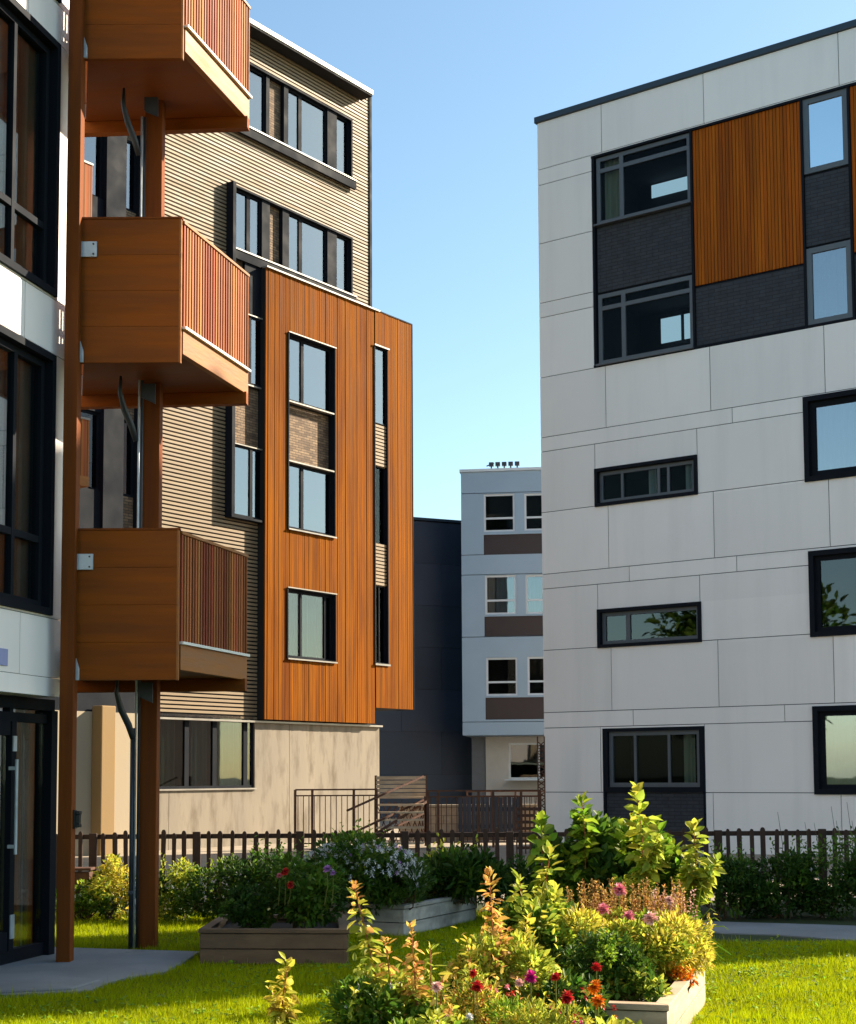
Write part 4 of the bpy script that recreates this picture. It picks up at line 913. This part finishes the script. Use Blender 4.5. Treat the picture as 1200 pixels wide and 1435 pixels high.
def stemplant(label, base, topp, leaf, mats, tip='orange', tipfrac=.3, pairs=22, group=None, side=0, wl=.56, kind='leafy_shoot', cat='plant', bend=.05, low=.15, taper=.55):
    """upright shoot: curved stem, leaves in whorls that shrink towards a coloured tip"""
    base, topp = vec(base), vec(topp); root = tag(empty(kind, base), label, cat, group)
    t = np.linspace(0, 1, 12)[:, None]; bow = np.array([rng.uniform(-1, 1), rng.uniform(-1, 1), 0])*bend; path = base+(topp-base)*t+bow*np.sin(t*math.pi)
    MB().tube([tuple(p) for p in path], list(np.linspace(.0085, .003, 12)), 6).build('stem', LM['rust'], root, world=True)
    fa, fb = FM(), FM(); H = topp[2]-base[2]; spans = [(path[0], topp, bow, pairs, 1.0, low)]; tw = MB()
    for k in range(side):
        q = rng.uniform(.12, .62); p = base+(topp-base)*q+bow*math.sin(q*math.pi); a = rng.uniform(0, 6.28); ln = H*rng.uniform(.14, .30)
        e = p+np.array([math.cos(a)*.62, math.sin(a)*.5, rng.uniform(.5, .9)])*ln; spans.append((p, e, np.zeros(3), max(5, int(pairs*ln/H*1.6)), .78, .2)); tw.tube([tuple(p), tuple((p+e)/2+np.array([0, 0, -.01])), tuple(e)], [.004, .003, .002], 5)
    if side: tw.build('side_twig', LM['rust'], root, world=True)
    for (b0, e0, bw, npair, sc_, lo) in spans:
        ph = rng.uniform(0, 6)
        for i in range(npair):
            q = lo+(1-lo)*(i+rng.uniform(-.35, .35))/max(1, npair-1); q = min(max(q, lo), 1.0); p = b0+(e0-b0)*q+bw*math.sin(q*math.pi)
            size = leaf*sc_*(1-(1-taper)*q**1.5); tipq = max(0, q-.84)/.16
            for k in range(5 if q < .9 else 4):
                ph += 2.4+rng.normal(0, .5); el = rng.uniform(-.55, .45)+1.2*tipq; d = np.array([math.cos(ph), math.sin(ph), el]); L = size*rng.uniform(.45, 1.3)
                pet = d/np.linalg.norm(d)*L*rng.uniform(.05, .45)*(1-tipq); hq = (p[2]-base[2])/H
                (fb if hq+rng.normal(0, .07) > 1-tipfrac else fa).leaves((p+pet+rng.normal(0, .008, 3))[None], (d+rng.normal(0, .22, 3))[None], L, L*wl*rng.uniform(.8, 1.2), .2, rng.uniform(.0, .4) if tipq < .5 else .05, 1.0)
    names = list(mats)
    fa.build('foliage', LM[names[0]], root); fb.build('young_foliage', LM[tip], root)
    return root
def spikes(label, c, rx, ry, z0, z1, k, mat, stemmat, kind='flower_spikes', cat='plant', group=None, r=.012):
    c = vec(c); root = tag(empty(kind, (c[0], c[1], z0)), label, cat, group); f = FM(); mb = MB()
    for _ in range(k):
        a, q = rng.uniform(0, 6.28), math.sqrt(rng.uniform(0, 1)); x, y = c[0]+math.cos(a)*rx*q, c[1]+math.sin(a)*ry*q; h = z1*rng.uniform(.86, 1.04)
        lx, ly = x+rng.normal(0, .03), y+rng.normal(0, .03); mb.tube([(x, y, z0), ((x+lx)/2+.005, (y+ly)/2, (z0+h)/2), (lx, ly, h)], [.003, .0025, .002], 4)
        n = 22; t = rng.uniform(.62, 1, n)[:, None]; P = np.array([x, y, z0])+(np.array([lx, ly, h])-np.array([x, y, z0]))*t; f.leaves(P, rdir(n, .9), r*1.7, r*.9)
    mb.build('stem', LM[stemmat], root, world=True); f.build('flower_spike', LM[mat], root); return root
def gxy(px, D, z=0.0): p = at(px, 1086, D); return (p.x, D, z)
# ---- hedge along the fence, left to right
HB = 'shrubs of the hedge in front of the picket fence'
bush('hedge_shrub', 'low pale shrub with white blossom between front post and drainpipe', 'shrub', gxy(118, 16.9), .42, .35, .42, 1500, .05, {'mid': 2, 'fresh': 1}, HB, fl=[('white', 26, .022)])
bush('hedge_shrub', 'golden yellow shrub just left of the drainpipe', 'shrub', gxy(158, 16.9), .30, .32, .66, 1700, .055, {'deep': 1, 'lime': 1, 'yellow': 2}, HB)
bush('hedge_shrub', 'yellow-green shrub right beside the rear timber post', 'shrub', gxy(248, 16.8), .42, .38, .62, 2600, .055, {'deep': 2, 'mid': 2, 'lime': 2}, HB, fl=[('white', 10, .02)], tuft=10)
bush('hedge_shrub', 'green shrub with white dots in front of the concrete wall', 'shrub', gxy(325, 16.7), .55, .40, .66, 3200, .055, {'deep': 3, 'mid': 2, 'fresh': 1}, HB, fl=[('white', 14, .02)], tuft=12)
bush('hedge_shrub', 'tall thin-topped shrub behind the red flowers', 'shrub', gxy(398, 16.8), .45, .38, .80, 2600, .055, {'deep': 3, 'mid': 2}, HB, tuft=20)
bush('hedge_shrub', 'dark shrub behind the white flowers at the railing', 'shrub', gxy(520, 17.0), .8, .35, .62, 2400, .06, {'deep': 3, 'mid': 1}, HB)
bush('hedge_shrub', 'shrub with bright yellow-green top in the middle of the fence', 'shrub', gxy(632, 16.7), .45, .38, .78, 2600, .065, {'deep': 3, 'mid': 1, 'lime': 2}, HB, tuft=16)
bush('hedge_shrub', 'dark green shrub under the rusty lattice', 'shrub', gxy(722, 16.8), .5, .4, .62, 2400, .06, {'deep': 4, 'mid': 1}, HB)
bush('hedge_shrub', 'dark shrub behind the tall leafy bush', 'shrub', gxy(850, 16.6), .75, .4, .72, 2800, .06, {'deep': 4, 'mid': 1}, HB)
for i, (px, rx, h, tf, lab) in enumerate(((1015, .5, .72, 14, 'dark hedge shrub by the right end of the tall leafy bush'), (1085, .5, .74, 22, 'dark hedge shrub under the right fence, with four white dots'), (1150, .5, .78, 34, 'dark hedge shrub with thin twigs above the right fence'), (1225, .55, .84, 40, 'dark hedge shrub cut by the right edge of the picture'), (1305, .55, .80, 20, 'dark hedge shrub just past the right edge of the picture'), (1380, .5, .74, 16, 'last dark hedge shrub at the far right end of the fence'))):
    bush('hedge_shrub', lab, 'shrub', gxy(px, 16.75), rx, .45, h, 3400, .055, {'deep': 6, 'mid': 1}, HB, tuft=tf, fl=[('white', 5, .022)] if i in (1, 2) else None)
mb = MB(); tw = tag(empty('bare_twigs', gxy(1160, 16.9)), 'bare thin twigs rising above the right end of the fence', 'plant')
for px, y in ((1090, 1138), (1128, 1152), (1141, 1153), (1165, 1130), (1172, 1150), (1187, 1124), (1194, 1150), (1200, 1140)):
    e = at(px, y, 16.9); mb.tube([(e.x+rng.uniform(-.02, .1), 16.9, .4), (e.x+.05, 16.9, (.4+e.z)/2), (e.x, 16.9, e.z)], [.005, .004, .002], 5)
mb.build('twig', LM['brown'], tw, world=True)

# ---- left planters
bush('garden_plant', 'rounded dark green plant at the left end of the dark timber planter', 'plant', gxy(345, 13.3), .26, .35, .36, 2200, .05, {'deep': 3, 'mid': 1}, z0=.25)
p = bush('garden_plant', 'leafy plant with red and violet flowers in the dark timber planter', 'plant', gxy(425, 13.3), .42, .4, .62, 3600, .06, {'deep': 2, 'mid': 3}, z0=.25, tuft=8)
for x, y, r, mt in ((400, 1222, .045, 'red'), (407, 1240, .04, 'red'), (392, 1228, .035, 'pink'), (459, 1218, .045, 'violet'), (467, 1224, .032, 'violet')): flower(p, at(x, y, 12.85), r, mt, .5)
p = bush('flowering_bush', 'broad bush dotted with small white flowers behind the dark timber planter', 'bush', gxy(505, 15.3), .72, .6, .80, 6500, .055, {'deep': 2, 'mid': 4, 'fresh': 1}, z0=.2, tuft=14, fl=[('white', 190, .032), ('violet', 14, .03)], K=34)
bush('garden_plant', 'dark grassy clump where the silvery planter begins', 'plant', gxy(560, 15.2), .34, .5, .52, 2400, .08, {'deep': 2, 'mid': 2}, z0=.25, wl=.25, up=.9, fl=[('white', 16, .02)])
bush('garden_plant', 'dark green leafy clump over the far end of the silvery planter', 'plant', gxy(645, 16.2), .5, .4, .5, 2400, .12, {'deep': 4, 'mid': 1}, z0=.25, wl=.3, up=.8)

# ---- foreground planter and bed
bush('leafy_bush', 'tall dark leafy bush with bright leaf tips behind the foreground planter', 'bush', gxy(855, 11.2), .60, .38, 1.30, 7500, .09, {'deep': 5, 'mid': 4, 'fresh': 2}, K=46, wl=.64, shell=.35, cs=.25)
BB = 'tall light shoots of the leafy bush'
for i, (px, ty, D, bx) in enumerate(((878, 1110, 10.8, 892), (800, 1121, 11.1, 815), (935, 1160, 10.8, 972), (772, 1150, 11.0, 758), (905, 1185, 10.7, 925))):
    t = at(bx, ty, D); stemplant(('tallest bright leafy shoot in front of the dark window panel', 'bright leafy shoot at the corner of the white block', 'bright leafy shoot leaning right towards the fence', 'small bright shoot left of the leafy bush', 'lower bright shoot at the front of the leafy bush')[i],
        (gxy(px, D)[0]-.04, D+.1, .2), (t.x, D, t.z), .105, {'fresh': 1} if i != 1 else {'mid': 1}, 'fresh' if i in (1, 3) else 'lime', .5, 32, BB, wl=.64, low=.25, bend=.14, taper=.8, side=7)
z3 = .24
bush('garden_plant', 'low green leaves spilling over the near end of the pale planter', 'plant', gxy(885, 8.95), .22, .18, .2, 1100, .05, {'mid': 2, 'lime': 2}, z0=z3)
bush('yellow_mound', 'yellow-green mound at the left of the spikes, behind the round bush', 'plant', gxy(775, 9.6), .36, .40, .52, 6000, .045, {'lime': 4, 'yellow': 2, 'fresh': 2}, z0=z3, K=36, up=.7, wl=.4, cs=.26)
p = bush('yellow_mound', 'wide sunlit yellow-green mound filling the right of the foreground planter', 'plant', gxy(872, 9.75), .52, .48, .50, 11000, .045, {'lime': 4, 'yellow': 3, 'fresh': 1}, z0=z3, K=46, up=.7, wl=.4, cs=.24)
for x, y, r, mt in ((868, 1247, .055, 'pink'), (846, 1275, .05, 'pink'), (882, 1286, .055, 'pink'), (912, 1288, .06, 'palepink'), (938, 1262, .035, 'palepink')): flower(p, at(x, y, 9.55 if y > 1260 else 9.8), r, mt, .5)
bush('garden_plant', 'yellow-green clump hanging over the right edge of the pale planter', 'plant', gxy(948, 10.0), .24, .3, .42, 2600, .045, {'lime': 2, 'yellow': 3}, z0=z3, up=.7, wl=.35, tuft=8)
bush('garden_plant', 'small orange plant at the edge of the pale planter', 'plant', gxy(952, 9.6), .10, .1, .16, 420, .035, {'amber': 2, 'yellow': 1}, z0=z3)
spikes('reddish gold flower spikes along the back of the foreground planter', gxy(878, 10.15), .42, .28, z3, at(880, 1240, 10.1).z, 150, 'straw', 'rust')
spikes('pinkish flower spikes at the right end of the planter', gxy(935, 10.3), .16, .15, z3, at(935, 1250, 10.3).z, 34, 'palepink', 'rust')
bush('round_bush', 'small round dark green bush in front of the yellow mound', 'bush', gxy(842, 9.05), .29, .24, .46, 6500, .03, {'deep': 3, 'mid': 4, 'fresh': 2}, z0=z3, K=40, cs=.26)
bush('garden_plant', 'yellow-green broad-leaved plant left of the spikes', 'plant', gxy(745, 9.5), .30, .3, .62, 2600, .065, {'mid': 2, 'lime': 3}, z0=z3, wl=.55, K=22)
t = at(772, 1192, 9.7); stemplant('single light green shoot above the broad-leaved plant', (t.x-.06, 9.75, .4), (t.x, 9.7, t.z), .10, {'fresh': 1}, 'lime', .5, 14, wl=.55, low=.4, taper=.8)
t = at(728, 1232, 9.4); stemplant('light green shoot at the left of the broad-leaved plant', (t.x+.02, 9.45, .4), (t.x, 9.4, t.z), .09, {'lime': 1}, 'lime', .5, 15, side=4, wl=.5, low=.3, taper=.8)
SG = 'upright garden shoots with orange young leaves'
def shoot(px, ty, D, bx, lab, leaf, mats, tip, tf, pairs, **k):
    t = at(px, ty, D); stemplant(lab, gxy(bx, D), (t.x, D, t.z), leaf, mats, tip, tf, pairs, SG, **k)
shoot(686, 1222, 8.6, 680, 'tall shoot with an orange top rising in front of the silvery planter', 0.092, {'lime': 1}, 'orange', .36, 34, side=6)
shoot(496, 1240, 8.1, 552, 'tall yellow-green shoot with two orange tip leaves left of the others', 0.098, {'lime': 1}, 'orange', .12, 34, bend=.02, side=6)
shoot(576, 1296, 7.8, 580, 'medium shoot with a rusty orange upper half beside the tall yellow-green one', 0.074, {'fresh': 1}, 'orange', .45, 30, side=6)
shoot(540, 1318, 7.9, 552, 'short orange-topped shoot leaning against the tall yellow-green one', 0.086, {'lime': 1}, 'orange', .25, 24, side=6)
shoot(603, 1328, 7.9, 608, 'feathery bright green shoot right of the rusty one', 0.101, {'fresh': 1}, 'lime', .5, 20, wl=.28, side=6)
shoot(405, 1348, 8.3, 404, 'small separate shoot alone on the sunlit lawn', 0.086, {'lime': 1}, 'yellow', .5, 22, low=.3, side=6)
shoot(620, 1374, 7.8, 622, 'low shoot with pale orange leaves near the red rose', 0.070, {'lime': 1}, 'orange', .5, 14, side=6)
shoot(700, 1300, 8.5, 694, 'yellow shoot growing under the tall orange-topped one', 0.094, {'yellow': 1}, 'orange', .3, 26, side=6)
shoot(740, 1290, 8.8, 735, 'yellow-green shoot behind the magenta flower', 0.086, {'lime': 1}, 'yellow', .4, 26, side=6)
shoot(655, 1320, 8.3, 652, 'yellow shoot left of the tall orange-topped one', 0.078, {'lime': 1}, 'yellow', .5, 16, side=6)
FLS = {610: [('palepink', 7, .02), ('red', 4, .016)], 672: [('red', 8, .02), ('pink', 5, .018)], 755: [('red', 10, .02), ('magenta', 5, .018), ('amber', 4, .02)], 715: [('palepink', 8, .018)], 530: [('white', 10, .016)], 795: [('red', 8, .02), ('amber', 6, .022)]}
for px, D, rx, h, n, leaf, mats, lab in ((530, 7.9, .30, .58, 3800, .055, {'mid': 3, 'fresh': 3, 'lime': 3}, 'dark bushy foot of the tall yellow-green shoot'), (610, 7.7, .26, .42, 2900, .048, {'mid': 2, 'fresh': 2, 'lime': 3}, 'leafy clump at the bottom edge below the feathery shoot'),
        (672, 8.1, .26, .56, 3200, .046, {'mid': 2, 'lime': 3, 'yellow': 2, 'orange': 1}, 'leafy clump around the dark red rose'), (755, 7.8, .32, .45, 6000, .045, {'lime': 3, 'fresh': 1, 'yellow': 2}, 'fine yellow-green tuft at the bottom edge below the red flowers'),
        (850, 7.8, .22, .27, 800, .09, {'mid': 1, 'fresh': 2, 'lime': 1}, 'broad light green leaves in front of the pale planter end'), (715, 8.6, .34, .70, 5200, .048, {'mid': 2, 'lime': 3, 'yellow': 2}, 'dense clump between the orange-topped shoot and the planter'), (795, 8.5, .28, .46, 2000, .05, {'deep': 3, 'mid': 2}, 'dark shaded clump behind the red flowers')):
    bush('garden_plant', lab, 'plant', gxy(px, D), rx, .24, h, n, leaf, mats, wl=.5 if leaf > .046 else .22, up=.6, tuft=7, fl=FLS.get(px))
FG = 'single blooms at the front of the bed'
for x, y, D, r, mt, lab in ((669, 1383, 7.75, .040, 'red', 'dark red rose low between the shoots'), (664, 1364, 7.9, .028, 'red', 'small red bud above the dark red rose'), (744, 1369, 7.8, .042, 'magenta', 'round magenta bloom left of the red ones'), (728, 1378, 7.75, .030, 'palepink', 'pale pink bloom touching the magenta one'),
        (779, 1370, 7.9, .034, 'red', 'red bloom right of the magenta one'), (795, 1398, 7.6, .042, 'red', 'crimson bloom at the bottom left of the orange one'), (836, 1356, 8.2, .036, 'red', 'red bloom above the orange flower'), (834, 1384, 7.8, .05, 'amber', 'upper part of the big orange flower cluster'), (838, 1403, 7.75, .045, 'amber', 'lower orange bloom next to the planter end'),
        (612, 1383, 7.7, .035, 'palepink', 'pale peach bloom right of the feathery shoot'), (658, 1425, 7.4, .022, 'white', 'small white bloom at the bottom edge')):
    q = at(x, y, D); rt_ = tag(empty('garden_flower', (q.x, D, 0)), lab, 'flower', FG); flower(rt_, q, r, mt, 0.0)
# arching grass leaves at the right end of the planter
gr_ = tag(empty('arching_grass', gxy(968, 10.5, .25)), 'thin arching grass stalks leaning out of the right end of the pale planter', 'grass plant'); mb = MB()
for x, y in ((988, 1242), (1006, 1288), (1018, 1300), (1022, 1335), (1015, 1350), (1000, 1275), (978, 1262), (1008, 1322), (1012, 1342), (990, 1300)):
    e = at(x, y, 10.3); b = at(966+rng.uniform(-8, 8), 1325, 10.45); md = (b+e)/2+Vector((0, 0, .07)); mb.tube([b, md, e+Vector((-.02, 0, .01)), e+Vector((.015, 0, -.015))], [.005, .005, .004, .002], 5)
mb.build('stalk', LM['fresh'], gr_, world=True, smooth=True)

# ---- trees beyond the left building (seen in the window reflections)
for i, (x, y, h, r_, lab) in enumerate(((-12.5, 19.0, 9, 3.2, 'broad green tree left of the white glazed building'), (-19, 15, 11, 3.8, 'tall dark tree further left of the white glazed building'), (-17.5, 25, 8, 3.0, 'smaller tree to the left of the timber clad block'))):
    root = bush('tree', lab, 'tree', (x, y, 0), r_, r_, h-2.0, 5200, .42, {'deep': 2, 'mid': 2}, 'trees beside the white glazed building', z0=2.0, K=40, stems=False, part='crown')
    MB().tube([(x, y, -.1), (x+.1, y, 1.4), (x, y+.1, 3.2), (x+.2, y, h*.6)], [.28, .2, .17, .06], 10).build('trunk', LM['brown'], root, world=True, smooth=True)

# ---- grass
def inside(px, py, poly):
    x = np.zeros(len(px), bool); k = len(poly)
    for i in range(k):
        a, b = poly[i], poly[(i+1) % k]; c = ((a[1] > py) != (b[1] > py)) & (px < (b[0]-a[0])*(py-a[1])/(b[1]-a[1]+1e-9)+a[0]); x ^= c
    return x
NB = 380000
Y = 9.0+(17.7-9.0)*rng.uniform(0, 1, NB)**1.35; X = rng.uniform(-1, 1, NB)*(Y*.30+1.5)
keep = np.ones(NB, bool)
for poly in PLANT_POLYS: keep &= ~inside(X, Y, [(p.x, p.y) for p in poly])
for nm in ('entrance_paving', 'entrance_step', 'path'):
    o = bpy.data.objects[nm]; me = o.data
    for pg in me.polygons:
        if pg.normal.z > .9: keep &= ~inside(X, Y, [(me.vertices[i].co.x, me.vertices[i].co.y) for i in pg.vertices])
keep &= ~((X > 1.6) & (Y > PATHY[0]+.9)) 
X, Y = X[keep], Y[keep]; pt = np.sin(X*3.1+1.7*np.sin(Y*1.9))*np.sin(Y*2.3+1.3*np.sin(X*2.7)); thin = rng.uniform(0, 1, len(X)) > np.clip(.35*(pt-.55)/.45, 0, .35); X, Y, pt = X[thin], Y[thin], pt[thin]; k = len(X); hgt = rng.uniform(.022, .052, k)*(1+.35*np.sin(X*2.1+Y*1.3)*np.sin(Y*2.7-X)); hgt *= np.where(rng.uniform(0, 1, k) < .035, rng.uniform(1.5, 2.3, k), 1); a = rng.uniform(0, 6.283, k); w = .0042; lean = rng.normal(0, .018, (k, 2))
b0 = np.stack([X-np.cos(a)*w, Y-np.sin(a)*w, np.zeros(k)], 1); b1 = np.stack([X+np.cos(a)*w, Y+np.sin(a)*w, np.zeros(k)], 1); tp = np.stack([X+lean[:, 0], Y+lean[:, 1], hgt], 1)
V = np.stack([b0, b1, tp], 1).reshape(-1, 3); me = bpy.data.meshes.new('grass'); me.vertices.add(3*k); me.vertices.foreach_set('co', V.astype(np.float32).ravel())
me.loops.add(3*k); me.loops.foreach_set('vertex_index', np.arange(3*k, dtype=np.int32)); me.polygons.add(k); me.polygons.foreach_set('loop_start', (np.arange(k)*3).astype(np.int32)); me.polygons.foreach_set('loop_total', np.full(k, 3, np.int32))
me.materials.append(M['blade']); me.update(calc_edges=True); go = bpy.data.objects.new('grass', me); COL.objects.link(go)
tag(go, 'short mown lawn grass, sunlit in front and shaded behind', 'grass', kind='stuff')

# clover, fallen petals and leaves lying on the lawn
f = FM(); nn = 900; P = np.stack([rng.uniform(-3.2, 3.6, nn), rng.uniform(9.4, 14.5, nn), np.full(nn, .035)], 1); ok = np.ones(nn, bool)
for poly in PLANT_POLYS: ok &= ~inside(P[:, 0], P[:, 1], [(p.x, p.y) for p in poly])
ok &= ~((P[:, 0] < -1.7) & (P[:, 1] > 10.9)); P = P[ok]
cl = tag(empty('lawn_weeds', (0, 11.5, 0)), 'small weeds and clover dotted through the lawn', 'weeds', kind='stuff')
for k in range(4): f.leaves(P+rng.normal(0, .02, P.shape)*np.array([1, 1, .3]), rdir(len(P), .25)*np.array([1, 1, .35]), .035, .022)
f.build('clover', LM['fresh'], cl)

# ================================================================== light
EL = R(28.5); AZ = Vector((.895, .446, 0)).normalized()
s = AZ*math.cos(EL)+Vector((0, 0, math.sin(EL)))
sd = bpy.data.lights.new('sun', 'SUN'); sd.energy = 5.0; sd.angle = R(.53); sd.color = (1.0, .87, .68)
so = bpy.data.objects.new('sun', sd); COL.objects.link(so); so.rotation_euler = (-s).to_track_quat('-Z', 'Y').to_euler(); so.location = s*60
w = bpy.data.worlds.new('World'); sc.world = w; w.use_nodes = True; nt = w.node_tree; bg = nt.nodes['Background']
sk = nt.nodes.new('ShaderNodeTexSky'); sk.sky_type = 'NISHITA'; sk.sun_disc = False; sk.sun_elevation = EL; sk.sun_rotation = math.atan2(AZ.x, AZ.y)
sk.altitude = 0; sk.air_density = 1.0; sk.dust_density = .8; sk.ozone_density = 1.0
tn = nt.nodes.new('ShaderNodeMix'); tn.data_type = 'RGBA'; tn.blend_type = 'MULTIPLY'; tn.inputs[0].default_value = 1; tn.inputs[7].default_value = (.88, 1.0, .97, 1)
nt.links.new(sk.outputs[0], tn.inputs[6]); nt.links.new(tn.outputs[2], bg.inputs[0]); bg.inputs[1].default_value = .086
sc.view_settings.view_transform = 'Standard'; sc.view_settings.look = 'None'; sc.view_settings.gamma = 1; sc.view_settings.exposure = 1.5
sc.cycles.max_bounces = 8; sc.cycles.transparent_max_bounces = 12; sc.cycles.caustics_reflective = False; sc.cycles.caustics_refractive = False
sc.cycles.use_denoising = True
